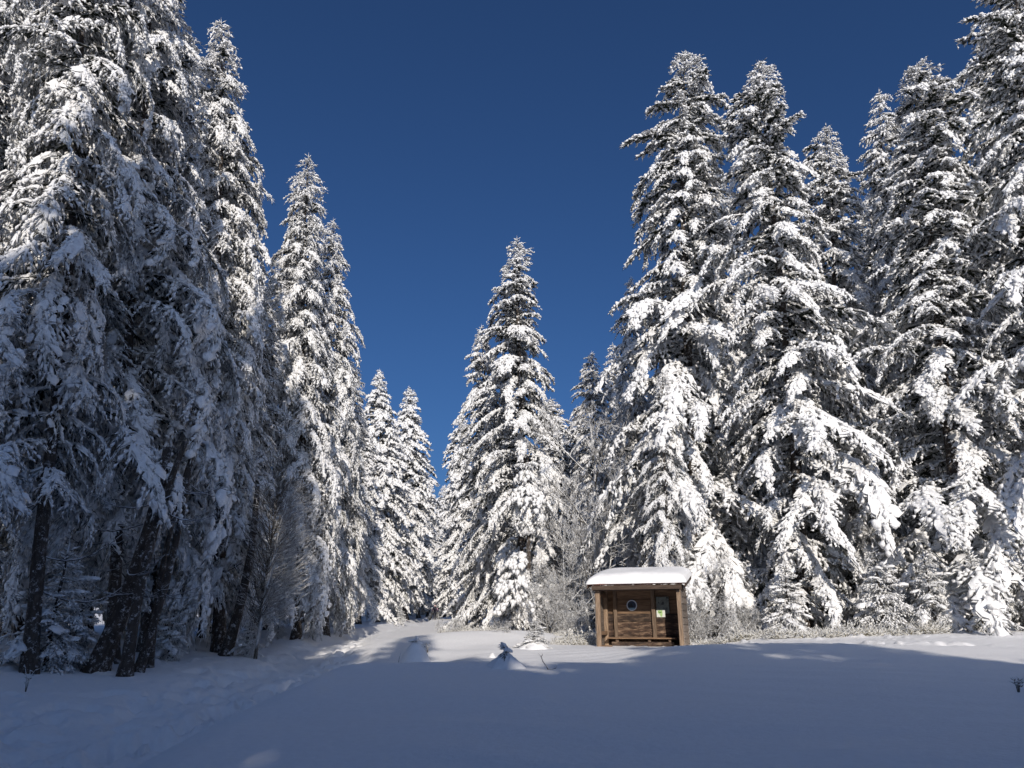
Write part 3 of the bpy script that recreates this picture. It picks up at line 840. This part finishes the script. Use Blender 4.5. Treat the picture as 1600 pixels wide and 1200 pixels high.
# young broken tree with big snow cushions in front of the middle spruce
def broken_tree():
    root = empty('young_spruce', foot(826, 35.5))
    tag(root, 'slender bare-trunked young spruce with umbrella-like snow cushions in front of the middle spruce', 'young tree', 'young spruces')
    H = 8.6
    P = np.array([[0, 0, -.4], [.02, 0, 2], [.03, .02, 4.5], [.0, 0, 6.5], [.03, 0, H]])
    link('trunk', np_mesh('trunk_broken', *tube(P, [.15, .13, .10, .07, .02], 8), M_BARK), root)
    rng = np.random.RandomState(5)
    cls, tpl = templates('mid', 0)
    fo, sn = Acc(), Acc()
    for z, L, nb, pit in ((8.2, .6, 5, 20), (7.6, .8, 5, 0), (6.9, 1.1, 6, -20), (6.5, 1.6, 8, -38), (6.2, 1.5, 8, -48), (3.6, .9, 4, -30), (3.1, 1.5, 6, -42), (2.6, 1.7, 6, -46), (2.0, 1.7, 5, -46)):
        for k in range(nb):
            th = k * 2 * PI / nb + rng.uniform(-.3, .3)
            if z < 4: th = PI + rng.uniform(-1.5, 1.5)       # lower boughs hang on the left side
            i = int(np.argmin([abs(c - L) for c in cls])); (fv, ff), (sv, sf) = tpl[i][rng.randint(3)]
            M = rotz(th) @ roty(math.radians(pit + rng.uniform(-8, 8))) * (L / cls[i])
            o = np.array([0, 0, z]); fo.add(fv @ M.T + o, ff); sn.add(sv @ M.T + o, sf)
    # heavy drooping heaps of settled snow
    def heap(cx, cy, cz, rad, drop, n, seed, side=None):
        r2 = np.random.RandomState(seed)
        q = np.sqrt(r2.uniform(0, 1, n)); th = r2.uniform(0, 2 * PI, n) if side is None else r2.uniform(side[0], side[1], n)
        q = q * (1 + .18 * np.sin(th * 4 + seed))
        c = np.stack([cx + rad * q * np.cos(th), cy + rad * q * np.sin(th), cz - drop * q ** 1.6 + r2.uniform(-.06, .06, n)], -1)
        d = np.stack([np.cos(th), np.sin(th), -1.5 * drop / rad * q], -1); d /= np.linalg.norm(d, axis=1, keepdims=True)
        ln = r2.uniform(.16, .34, n)[:, None]
        sn.add(*lumps(c - d * ln * .5, c + d * ln, r2.uniform(.07, .15, n), r2))
        sp_ = c + d * ln
        fo.add(*spindles(c - d * .1, sp_ + np.stack([np.cos(th) * .08, np.sin(th) * .08, -r2.uniform(.05, .2, n)], -1), .028))
    heap(-.05, -.1, 7.1, 1.15, 1.15, 260, 1)
    heap(-.1, -.1, 7.9, .45, .5, 50, 2)
    heap(-.35, -.2, 3.8, .85, .75, 110, 3, (1.9, 5.2)); heap(-.5, -.25, 3.0, 1.1, .95, 160, 4, (1.9, 5.2)); heap(-.4, -.3, 2.2, 1.1, .9, 130, 5, (1.9, 5.2))
    c = link('crown', np_mesh('crown_broken', *fo.get(), M_NEEDLE), root)
    link('snow', np_mesh('snow_broken', *sn.get(), M_SNOW), c)
    for k in range(6):
        d = link('dead_branch', DEAD[k % 3], root); d.location = (0, 0, 4.3 + .25 * k); d.scale = (.45, .45, .45); d.rotation_euler = (0, rnd.uniform(-.2, .3), k * 1.3)
broken_tree()

# ---------------------------------------------------------------- frosted heath strip behind the shelter
def heath(name, label, pts, n, hgt, seed):
    rng = np.random.RandomState(seed)
    P0, P1, R = [], [], []
    for _ in range(n):
        px0, px1, Y0, Y1 = pts[rng.randint(len(pts))]
        Y = rng.uniform(Y0, Y1); px = rng.uniform(px0, px1)
        x = (px - 800) / FPX * (Y * CT)
        nz = fbm(np.array([x / 1.3]), np.array([Y / 1.1]), 3)[0]
        if nz < -.14 + rng.uniform(-.12, .12): continue
        z = gz(x, Y); c = np.array([x, Y, z - .03])
        for k in range(5):
            d = rng.normal(size=3) * [1, 1, .3]; d[2] = abs(d[2]) + .35; d /= np.linalg.norm(d)
            l = hgt * rng.uniform(.3, 1.0) * (.55 + 1.3 * max(0, nz + .1))
            P0.append(c); e = c + d * l; P1.append(e); R.append(.016)
            for q in range(2):
                d2 = d + rng.normal(size=3) * .7; d2 /= np.linalg.norm(d2)
                m = c + d * l * rng.uniform(.4, .9); P0.append(m); P1.append(m + d2 * l * .45); R.append(.013)
    V, F = spindles(P0, P1, R)
    o = link(name, np_mesh(name, V, F, M_GRASS))
    tag(o, label, 'heath', None, 'stuff')
heath('frosted_undergrowth', 'frosted dry heath along the foot of the right spruces', [(1075, 1260, 26.6, 30.5), (1200, 1480, 25.3, 29.5), (1100, 1400, 26.5, 29)], 3600, .75, 41)
heath('frosted_grass', 'frosted dry grass on the bank below the middle spruce', [(690, 770, 36, 44), (720, 860, 33.5, 36), (860, 930, 29, 33)], 1200, .45, 42)

# ---------------------------------------------------------------- the shelter
def box(acc, lo, hi, j=0.0, rng=None):
    (x0, y0, z0), (x1, y1, z1) = lo, hi
    V = np.array([[x, y, z] for x in (x0, x1) for y in (y0, y1) for z in (z0, z1)], float)
    if rng is not None: V += rng.uniform(-j, j, V.shape)
    q = [(0, 1, 3, 2), (4, 6, 7, 5), (0, 4, 5, 1), (2, 3, 7, 6), (0, 2, 6, 4), (1, 5, 7, 3)]
    acc.add(V, [t for a, b, c, d in q for t in ((a, b, c), (a, c, d))])
def board(name, lo, hi, m, parent, j=0.004, bev=0.006, seed=[0]):
    seed[0] += 1
    rng = np.random.RandomState(seed[0])
    a = Acc(); box(a, lo, hi, j, rng); V, F = a.get()
    c = V.mean(0)
    o = link(name, np_mesh(name, V - c, F, m, smooth=False), parent); o.location = c
    bv = o.modifiers.new('edge', 'BEVEL'); bv.width = bev; bv.segments = 1
    return o

YAW = math.radians(20)
sp = foot(1000, 27.0)
SHED = empty('wooden_shelter', sp, -YAW)
tag(SHED, 'small open-fronted wooden shelter with a bench and a thick cap of snow', 'shelter')
HW, DP, HF = 1.50, 1.35, 1.98       # half width, depth, height of the front opening
for x, y, hh in ((-HW + .02, 0, HF), (HW - .02, 0, HF), (-HW + .02, DP - .14, HF + .2), (HW - .02, DP - .14, HF + .2)):
    board('post', (x - .075, y, -.3), (x + .075, y + .14, hh), M_WOOD_POST, SHED, .008, .012)
board('post', (.28, DP - .115, -.2), (.42, DP - .005, HF + .18), M_WOOD_POST, SHED, .006, .01)
board('post', (-HW + .33, DP - .115, -.2), (-HW + .45, DP - .005, HF + .18), M_WOOD_POST, SHED, .006, .01)
# back wall: rough slabs below, smooth boards above
z = -.1; k = 0
while z < HF + .15:
    hgt = .235 if z > 1.2 else .255 + .03 * math.sin(k * 5.1)
    if z + hgt > HF + .2: hgt = HF + .2 - z
    board('plank', (-HW + .06, DP + ((.034 if k % 2 else 0)), z - (.03 if k % 2 else 0)), (HW - .06, DP + .035 + ((.034 if k % 2 else 0)), z + hgt + (.03 if k % 2 else 0)), M_WOOD_PALE if z > 1.15 else M_WOOD_SLAB, SHED, .006)
    z += hgt; k += 1
# side walls: overlapping weatherboards
for sx in (-1, 1):
    z = -.15; k = 0
    while z < HF + .1:
        a = Acc(); rng = np.random.RandomState(60 + k + sx)
        t0, t1 = .045, .012
        x0 = sx * (HW + .058)
        zz = min(z + .27, HF + .16)
        V = [[x0, -.0, z], [x0 + sx * t0, -.0, z], [x0, DP + .05, z], [x0 + sx * t0, DP + .05, z], [x0, -.0, zz], [x0 + sx * t1, -.0, zz], [x0, DP + .05, zz], [x0 + sx * t1, DP + .05, zz]]
        V = np.array(V, float) + rng.uniform(-.004, .004, (8, 3))
        q = [(0, 1, 3, 2), (4, 6, 7, 5), (0, 4, 5, 1), (2, 3, 7, 6), (0, 2, 6, 4), (1, 5, 7, 3)]
        F = np.array([t for p_, b_, c_, d_ in q for t in ((p_, b_, c_), (p_, c_, d_))])
        c = V.mean(0)
        o = link('plank', np_mesh('side_plank', V - c, F, M_WOOD_GREY, smooth=False), SHED); o.location = c
        z += .235; k += 1
    board('rail', (sx * (HW - .045) - .04, .15, HF - .22), (sx * (HW - .045) + .04, DP - .15, HF - .10), M_WOOD_PALE, SHED)
    board('rail', (sx * (HW - .045) - .035, .15, .42), (sx * (HW - .045) + .035, DP - .15, .54), M_WOOD_PALE, SHED)
# bench
bench = board('bench', (-HW + .12, DP - .55, .27), (HW - .35, DP - .32, .315), M_WOOD_PALE, SHED)
def sub(name, lo, hi, m, par):
    o = board(name, lo, hi, m, par); o.location = Vector(o.location) - par.location; return o
sub('seat_plank', (-HW + .12, DP - .30, .27), (HW - .35, DP - .06, .318), M_WOOD_PALE, bench)
sub('front_board', (-HW + .3, DP - .52, .02), (HW - .4, DP - .48, .17), M_WOOD_SLAB, bench)
for x in (-1.0, .2, .95):
    sub('leg', (x - .05, DP - .47, -.15), (x + .05, DP - .12, .268), M_WOOD_SLAB, bench)
board('brace', (-HW + .02, .16, .0), (-HW + .45, .26, .06), M_WOOD_PALE, SHED)
# roof
SLOPE = .20
RY0, RY1 = -.28, DP + .35
RX = HW + .28
rz0 = HF + .17
def rz(y): return rz0 + SLOPE * (y - RY0)
def slab(name, x0, x1, y0, y1, th, m, par, dz=0):
    V = np.array([[x, y, rz(y) + t + dz] for x in (x0, x1) for y in (y0, y1) for t in (0, th)])
    q = [(0, 1, 3, 2), (4, 6, 7, 5), (0, 4, 5, 1), (2, 3, 7, 6), (0, 2, 6, 4), (1, 5, 7, 3)]
    F = np.array([t for p_, b_, c_, d_ in q for t in ((p_, b_, c_), (p_, c_, d_))])
    return link(name, np_mesh(name, V, F, m, smooth=False), par)
board('beam', (-RX + .12, -.012, HF - .02), (RX - .12, .135, HF + .16), M_WOOD_DARK, SHED, .004)
board('beam', (-RX + .14, RY0 + .03, HF + .0), (RX - .14, RY0 + .065, HF + .155), M_WOOD_DARK, SHED, .003)
for x in np.linspace(-RX + .25, RX - .25, 5):
    slab('rafter', x - .04, x + .04, RY0 + .08, RY1 - .04, .12, M_WOOD_DARK, SHED, -.127)
roof = slab('roof', -RX, RX, RY0, RY1, .045, M_TIN, SHED)
slab('barge_board', RX - .02, RX + .015, RY0 + .0, RY1, .15, M_WOOD_DARK, roof, -.11)
slab('barge_board', -RX - .015, -RX + .02, RY0 + .0, RY1, .15, M_WOOD_DARK, roof, -.11)
# corrugated front edge
a = Acc()
for x in np.arange(-RX + .03, RX - .02, .076):
    P = [[x, RY0 - .02, rz(RY0) + .022], [x, RY0 + .25, rz(RY0 + .25) + .022]]
    a.add(*tube(P, .028, 6))
link('corrugated_edge', np_mesh('corrugated_edge', *a.get(), M_TIN), roof)
# snow cap
def roof_snow():
    nu, nv = 60, 26
    U = np.linspace(-1, 1, nu); W = np.linspace(-1, 1, nv)
    rim = []
    V = []; 
    for iv, w_ in enumerate(W):
        for iu, u_ in enumerate(U):
            uu = math.copysign(abs(u_) ** .75, u_); ww = math.copysign(abs(w_) ** .7, w_)
            x = uu * (RX + .05); y = (RY0 + RY1) / 2 + ww * ((RY1 - RY0) / 2 + .06)
            eL = 1.0 if uu > 0 else 1.0
            eu = max(0, 1 - abs(uu) ** (9 if uu > 0 else 5)) ** .5; ew = max(0, 1 - abs(ww) ** 9) ** .5
            t = .35 * eu * ew
            t *= 1 + .16 * float(fbm(np.array([x * 1.1 + 7]), np.array([y * 1.1]), 3)[0])
            y += -.05 * (ww < -.7) * float(vnoise(np.array([x * 2.3 + 3]), np.array([.5]))[0]) * 2
            V.append([x - .06 * (uu < -.6) * t, y, rz(y) + .05 + t])
    V = np.array(V)
    i = np.arange(nv - 1)[:, None]; j = np.arange(nu - 1)[None]
    F = np.stack([i * nu + j, i * nu + j + 1, (i + 1) * nu + j + 1, (i + 1) * nu + j], -1).reshape(-1, 4)
    B = V.copy(); B[:, 2] = [rz(y) + .047 for y in B[:, 1]]
    V2 = np.vstack([V, B]); F2 = F[:, ::-1] + len(V)
    o = link('snow', np_mesh('roof_snow', V2, np.vstack([F, F2]), M_ROOFSNOW), roof)
roof_snow()

# round sign and notice board hanging on the back wall
def shed_pt(x, y, z):
    return sp + Matrix.Rotation(-YAW, 3, 'Z') @ Vector((x, y, z))
def disc(name, r0, r1, y, th, m, parent, n=40):
    V, F = [], []
    for k in range(n):
        c, s = math.cos(k * 2 * PI / n), math.sin(k * 2 * PI / n)
        V += [[r0 * c, y, r0 * s], [r1 * c, y, r1 * s], [r1 * c, y + th, r1 * s], [r0 * c, y + th, r0 * s]]
    for k in range(n):
        p, q = 4 * k, 4 * ((k + 1) % n)
        for e in range(4):
            f = (e + 1) % 4
            F += [(p + e, p + f, q + e), (q + e, p + f, q + f)]
    return link(name, np_mesh(name, V, F, m, smooth=False), parent)
M_SIGNWHITE = flat_mat('sign_white', (0.62, 0.68, 0.76), 0.4)
M_SIGNBLUE = flat_mat('sign_dark_blue', (0.012, 0.022, 0.055), 0.35)
M_SIGNSKY = flat_mat('sign_pale_blue', (0.22, 0.36, 0.46), 0.4)
M_SIGNBLACK = flat_mat('sign_black', (0.006, 0.006, 0.010), 0.4)
sg = empty('round_sign', shed_pt(-.47, DP - .02, 1.47), -YAW)
tag(sg, 'round dark blue sign with a pale ring on the back wall of the shelter', 'sign')
disc('panel', 0.001, .165, -.004, .012, M_SIGNBLUE, sg)
disc('ring', .163, .198, -.012, .022, M_SIGNWHITE, sg)
def poly(name, pts, y, m, par):
    V = [[x, y, z] for x, z in pts] + [[x, y + .002, z] for x, z in pts]
    n = len(pts); c = np.mean(pts, 0); V += [[c[0], y, c[1]]]
    F = [(2 * n, k, (k + 1) % n) for k in range(n)] + [t for k in range(n) for t in ((k, k + n, (k + 1) % n), ((k + 1) % n, k + n, (k + 1) % n + n))]
    return link(name, np_mesh(name, V, F, m, smooth=False), par)
poly('emblem', [(.155 * math.sin(t), -.155 * math.cos(t)) for t in np.linspace(-.95, .95, 14)], -.0065, M_SIGNSKY, sg)
poly('emblem', [(-.12, -.06), (-.10, .02), (-.05, .04), (-.03, .09), (.02, .06), (.03, .0), (.07, -.03), (.05, -.07), (-.03, -.09)], -.0095, M_SIGNBLACK, sg)

def mat_notice():
    m, t, b = new_mat('weathered_notice')
    n = noise(t, 9, 5, .6)
    r = ramp(t, [(.35, (.10, .11, .10)), (.5, (.17, .19, .17)), (.65, (.22, .24, .21))], n.outputs['Fac'])
    t.links.new(r.outputs[0], b.inputs['Base Color']); b.inputs['Roughness'].default_value = .5
    return m
nb = empty('notice_board', shed_pt(.70, DP - .025, 1.47), -YAW)
tag(nb, 'grey-green rectangular notice board on the back wall of the shelter', 'notice board')
a = Acc(); box(a, (-.235, -.006, -.30), (.235, .012, .30)); link('panel', np_mesh('notice_panel', *a.get(), mat_notice(), smooth=False), nb)
M_NDARK = flat_mat('notice_dark_print', (.05, .055, .055), .6)
poly('print', [(-.06, .02), (-.02, .11), (.05, .13), (.06, .06), (.02, .0)], -.010, M_NDARK, nb)
poly('print', [(-.17, .06), (-.15, .14), (-.12, .07)], -.010, M_NDARK, nb)
for i in range(5):
    poly('text_line', [(.02, -.10 - .035 * i), (.19 - .03 * (i % 2), -.10 - .035 * i), (.19 - .03 * (i % 2), -.112 - .035 * i), (.02, -.112 - .035 * i)], -.010, M_NDARK, nb)
a = Acc(); V, F = tube([[.175, -.02, .255], [.175, -.004, .255]], .028, 8); link('bolt', np_mesh('bolt', V, F, M_IRON), nb)
lf = empty('paper_notice', shed_pt(.62, DP - .037, 1.17), -YAW)
tag(lf, 'white and green paper notice pinned below the notice board', 'notice')
M_PAPER = flat_mat('paper_white', (.74, .76, .68), .7); M_PGREEN = flat_mat('paper_green', (.40, .58, .24), .7); M_PDARK = flat_mat('paper_dark_green', (.10, .22, .06), .7)
a = Acc(); box(a, (-.165, -.003, -.13), (.155, .002, .13)); link('sheet', np_mesh('sheet', *a.get(), M_PAPER, smooth=False), lf)
poly('print', [(-.11, .11), (.05, .12), (.06, .0), (.04, -.11), (-.02, -.12), (-.05, -.02), (-.12, .02)], -.006, M_PGREEN, lf)
poly('print', [(-.10, .08), (-.05, .05), (.01, .07), (.03, .04), (-.03, .015), (-.08, .03)], -.009, M_PDARK, lf)

# ---------------------------------------------------------------- small things in the snow
def cone_mound(name, px, Y, hgt, rad, label, cat, seed, lob=.12, pw=1.4):
    b = foot(px, Y); rng = np.random.RandomState(seed)
    nu, nv = 32, 12; V = [[0, 0, hgt]]; F = []
    for iv in range(1, nv + 1):
        q = iv / nv
        for iu in range(nu):
            th = iu * 2 * PI / nu
            k = 1 + lob * (math.sin(th * 7 + seed) + .6 * math.sin(th * 4 + 2 * seed)) * q + rng.uniform(-.03, .03)
            x, y = rad * q * k * math.cos(th), rad * q * k * math.sin(th)
            zz = hgt * (1 - q ** pw) + rng.uniform(-.02, .02) * (lob > .05) + lob * .5 * hgt * float(vnoise(np.array([x * 5 / rad + seed]), np.array([y * 5 / rad]))[0])
            g0 = gz(b.x + x, b.y + y) - b.z
            V.append([x, y, zz + (g0 - .03) * q * q])
    for iu in range(nu): F.append((0, 1 + iu, 1 + (iu + 1) % nu))
    for iv in range(nv - 1):
        for iu in range(nu):
            p, q2 = 1 + iv * nu + iu, 1 + iv * nu + (iu + 1) % nu
            F += [(p, p + nu, q2), (q2, p + nu, q2 + nu)]
    root = empty(name, b); tag(root, label, cat)
    link('snow', np_mesh(name + '_snow', V, F, M_ROOFSNOW), root)
    return root
def shoot(root, z, h, arms, r=.018, seed=0, L=.22):
    rng = np.random.RandomState(seed); f, s_ = Acc(), Acc()
    f.add(*tube([[0, 0, z - .2], [.01, 0, z + h * .5], [.0, 0, z + h]], [r, r * .8, r * .4], 5))
    for k in range(arms):
        a_ = k * 2 * PI / arms + rng.uniform(-.3, .3); l = L * rng.uniform(.8, 1.2)
        p0 = np.array([0, 0, z + .02 + .03 * (k % 2)]); p1 = p0 + np.array([math.cos(a_) * l, math.sin(a_) * l, rng.uniform(-.10, .10)])
        f.add(*spindles([p0], [p1], .03)); pp = np.linspace(p0, p1, 4); pp[:, 2] += .02
        s_.add(*snow_tube(pp, np.array([.035, .05, .045, .015]), np.array([.04, .055, .045, .015]), rng))
        for q in range(3):
            m = p0 + (p1 - p0) * rng.uniform(.3, .9); e = m + np.array([math.cos(a_ + rng.choice([-1, 1])), math.sin(a_ + .8), -.1]) * .09
            f.add(*spindles([m], [e], .014))
    link('shoot', np_mesh('shoot', *f.get(), M_NEEDLE), root)
    link('snow', np_mesh('shoot_snow', *s_.get(), M_SNOW), root)
m1 = cone_mound('buried_sapling', 648, 22.6, .72, .50, 'smooth snow cone with a sapling tip poking out beside the track', 'buried sapling', 3, .03, 2.0)
shoot(m1, .70, .20, 5, seed=1, L=.20)
m2 = cone_mound('buried_sapling', 790, 14.8, .30, .40, 'half buried green sapling with a cross-shaped snowy tip on the shaded field', 'buried sapling', 5, .16, .95)
shoot(m2, .27, .13, 5, seed=3, L=.13)
def needles_on(root, zlo, zhi, rad, n, seed, side=PI * 1.5, wid=1.1):
    rng = np.random.RandomState(seed); P0, P1 = [], []
    for k in range(n):
        z = rng.uniform(zlo, zhi); a_ = side + rng.uniform(-wid, wid); r = rad * (1 - (z - .02) / (zhi + .22)) 
        p = np.array([math.cos(a_) * r, math.sin(a_) * r, z]); d = np.array([math.cos(a_) * .6, math.sin(a_) * .6, -.55]) + rng.uniform(-.3, .3, 3)
        P0.append(p - d * .05); P1.append(p + d * rng.uniform(.08, .15))
    link('needles', np_mesh('needles', *spindles(P0, P1, .014), M_NEEDLE_DARK), root)
needles_on(m2, .10, .24, .20, 30, 4, PI * 1.40, .55)
m3 = place_tree('young', 835, 27.5, None, 'bright little snow-smothered spruce in the sun left of the shelter', 'young spruces', 1.7, 1.0, 1.15, cat='young tree', name='young_spruce', sink=.10)
m3b = cone_mound('snow_heap', 835, 27.5, .26, .62, 'low heap of snow under the bright little spruce', 'snow heap', 8, .2, 1.6)
m4 = cone_mound('snow_lump', 769, 24.5, .12, .12, 'little frosted tuft on the crest of the field', 'snow lump', 9, .1, 2)
def twig(px, Y, pts, label, r=.012):
    o = link('bare_twig', np_mesh('bare_twig', *tube(pts, np.linspace(r, r * .5, len(pts)), 5), M_DEAD)); o.location = foot(px, Y)
    tag(o, label, 'twig', 'twigs poking out of the snow'); return o
twig(621, 21.0, [[0, 0, -.1], [.02, 0, .2], [.03, 0, .30], [.07, 0, .46]], 'single bare twig standing in the snow left of the smooth snow cone')
def forked_twig():
    a = Acc()
    a.add(*tube([[.10, 0, -.05], [.05, 0, .05], [-.02, .02, .14], [-.05, 0, .22], [-.10, 0, .28]], [.013, .012, .010, .009, .005], 5))
    a.add(*tube([[.07, 0, .01], [.14, 0, .0], [.22, 0, .02], [.25, 0, .08]], [.010, .009, .007, .004], 4))
    a.add(*tube([[-.05, 0, .22], [-.02, 0, .26], [-.03, 0, .30]], [.007, .005, .003], 4))
    o = link('bare_twig', np_mesh('forked_twig', *a.get(), M_DEAD)); o.location = foot(850, 14.4)
    tag(o, 'bent forked twig lying on the shaded field right of the dark sapling', 'twig', 'twigs poking out of the snow')
forked_twig()
def grass_stem(px, Y, h, label, seed, n=3):
    rng = np.random.RandomState(seed); a = Acc()
    for k in range(n):
        e = rng.uniform(-.12, .12, 2)
        a.add(*tube([[0, 0, -.05], [e[0] * .3, e[1] * .3, h * .5], [e[0], e[1], h * rng.uniform(.7, 1)]], [.010, .008, .004], 4))
        for q in range(5):
            t = rng.uniform(.3, 1); p = np.array([e[0] * t, e[1] * t, h * t * .85]); a.add(*spindles([p], [p + np.array([rng.uniform(-.1, .1), rng.uniform(-.1, .1), .05])], .012))
    o = link('dry_stalk', np_mesh('dry_stalk', *a.get(), M_TWIG)); o.location = foot(px, Y); tag(o, label, 'dry plant', 'dry stalks in the snow')
grass_stem(40, 15.5, .55, 'thin frosted stalk in the snow at the far left', 1)
grass_stem(1591, 11.6, .22, 'small dark twigs in the snow at the right edge', 2, 5)
grass_stem(688, 33, .5, 'dry stalks above the dark hollow beyond the crest', 4, 6)
grass_stem(668, 27, .35, 'dry stalks beside the smooth snow cone', 5, 6)

# ---------------------------------------------------------------- hiker on the far track
def hiker():
    b = foot(679, 92.0)
    root = empty('person', b, 0.15); tag(root, 'hiker in dark clothes with a pale hat and pink sleeves on the far track', 'person')
    P = dict(pel=(0, 0, .95), ch=(0, 0, 1.28), nk=(0, 0, 1.47), hd=(0, -.02, 1.60), tp=(0, -.02, 1.72), sl=(-.19, 0, 1.40), sr=(.19, 0, 1.40), el=(-.27, .02, 1.14), er=(.30, -.05, 1.16),
             hl=(-.25, -.08, .92), hr=(.33, -.16, .95), pl=(-.10, 0, .90), pr=(.10, 0, .90), kl=(-.11, -.06, .50), kr=(.12, .05, .50), al=(-.11, .0, .08), ar=(.12, .14, .10), fl=(-.11, -.15, .03), fr=(.12, .0, .03))
    R = dict(pel=.16, ch=.18, nk=.06, hd=.095, tp=.07, sl=.09, sr=.09, el=.06, er=.06, hl=.04, hr=.04, pl=.11, pr=.11, kl=.075, kr=.075, al=.055, ar=.055, fl=.045, fr=.045)
    E = [('pel', 'ch'), ('ch', 'nk'), ('nk', 'hd'), ('hd', 'tp'), ('ch', 'sl'), ('ch', 'sr'), ('sl', 'el'), ('el', 'hl'), ('sr', 'er'), ('er', 'hr'), ('pel', 'pl'), ('pel', 'pr'), ('pl', 'kl'), ('kl', 'al'), ('al', 'fl'), ('pr', 'kr'), ('kr', 'ar'), ('ar', 'fr')]
    ks = list(P); me = bpy.data.meshes.new('body'); me.from_pydata([P[k] for k in ks], [(ks.index(a_), ks.index(b_)) for a_, b_ in E], [])
    o = link('body', me, root)
    m, t, bs = new_mat('hiker_clothes'); bs.inputs['Roughness'].default_value = .85
    tc = N(t, 'ShaderNodeTexCoord'); sx = N(t, 'ShaderNodeSeparateXYZ'); t.links.new(tc.outputs['Object'], sx.inputs[0])
    r = ramp(t, [(0, (.05, .05, .06)), (.45, (.10, .11, .15)), (.49, (.022, .018, .035)), (.79, (.03, .022, .045)), (.80, (.45, .30, .26)), (.90, (.55, .36, .36))], sx.outputs['Z'])
    mp = N(t, 'ShaderNodeMath', operation='DIVIDE'); mp.inputs[1].default_value = 1.9; t.links.new(sx.outputs['Z'], mp.inputs[0]); t.links.new(mp.outputs[0], r.inputs[0])
    r.color_ramp.interpolation = 'CONSTANT'
    t.links.new(r.outputs[0], bs.inputs['Base Color'])
    me.materials.append(m)
    sk = o.modifiers.new('skin', 'SKIN'); ss = o.modifiers.new('sub', 'SUBSURF'); ss.levels = ss.render_levels = 2
    for k, v in zip(ks, me.skin_vertices[0].data): v.radius = (R[k], R[k]); v.use_root = (k == 'pel')
    a = Acc(); V, F = tube([[0, -.02, 1.60], [0, -.02, 1.66], [0, -.02, 1.73], [0, -.02, 1.77]], [.118, .122, .09, .03], 12)
    link('hat', np_mesh('hat', V, F, flat_mat('pale_hat', (.75, .55, .56), .9)), root)
    a = Acc(); box(a, (-.17, .12, 1.0), (.15, .30, 1.42)); o2 = link('backpack', np_mesh('backpack', *a.get(), flat_mat('pack_purple', (.06, .035, .075), .8)), root)
    bv = o2.modifiers.new('b', 'BEVEL'); bv.width = .06; bv.segments = 3
    for sd in (-1, 1):
        a = Acc(); a.add(*tube([[sd * .24, 0, 1.36], [sd * .31, 0, 1.20], [sd * .33, -.04, 1.08]], [.10, .085, .07], 8))
        link('sleeve', np_mesh('sleeve', *a.get(), flat_mat('sleeve_pink', (.55, .33, .42), .9)), root)
hiker()

# ---------------------------------------------------------------- the wood behind the camera that shades the field
def shading_wood():
    Hs = 28.0
    a, b = make_crown('wood_crown', Hs, 4.6, 1.0, 'shade', 9, p=.6, gap=(.62, .88), per=(5, 5))
    trunk = make_trunk('wood_trunk', Hs, .3, 77)
    root = empty('woodland', (0, -20, gz(0, -20)))
    tag(root, 'spruce wood behind the camera that shades the field', None, None, 'stuff')
    L = math.tan(SUN_EL); TX = math.tan(SUN_AZ)
    for tx, ty, y0, wide in SHADOW_TIPS:       # where the tip of a tree's shadow falls, and how far back the tree stands
        s = (ty - y0) / math.cos(SUN_AZ)
        x0 = tx + (ty - y0) * TX
        z0 = gz(x0, y0)
        k = (s * L + gz(tx, ty) - z0) / Hs
        kx = wide * (0.5 + .5 * k)
        c = link('crown', a, root)
        c.location = Vector((x0, y0, z0)) - root.location
        c.rotation_euler = (0, 0, rnd.uniform(0, 6.28)); c.scale = (kx, kx, k)
        link('snow', b, c); link('trunk', trunk, c)
SHADOW_TIPS = [
    # left: tall, close, shade the lower left forest
    (-28, 38, -18, 1.1), (-24, 39, -20, 1.1), (-20, 37, -17, 1.1), (-16.5, 42, -20, 1.0), (-13.4, 48, -18, 1.0), (-26, 34, -28, 1.2), (-18, 36, -28, 1.2), (-12.6, 57, -21, .85), (-15, 56, -23, .9),
    (-9.4, 33, -20, 1.0), (-6.6, 30, -17, 1.0), (-4.2, 32, -20, .8),
    # field
    (-1.6, 24.5, -20, 1.0), (1.2, 21.0, -20, 1.1), (4.6, 27.2, -21, .9), (6.8, 26.5, -20, .9), (3.4, 20.0, -17, 1.1), (8.6, 21.0, -20, 1.0), (11.2, 16, -18, 1.1), (14, 14, -20, 1.1),
    (17, 13.5, -19, 1.1), (20, 13, -20, 1.2), (23.5, 12.5, -19, 1.3), (27, 12, -19, 1.3), (-2.0, 17, -26, 1.3), (4, 17, -27, 1.3), (7.5, 15, -25, 1.2), (1.5, 14, -24, 1.2), (13, 12, -26, 1.4), (19, 11, -26, 1.4), (25, 10, -26, 1.4),
    (3, 10, -18, 1.2), (6.5, 12, -23, 1.2), (10, 9, -17, 1.2), (0, 11.5, -22, 1.2),
]
shading_wood()
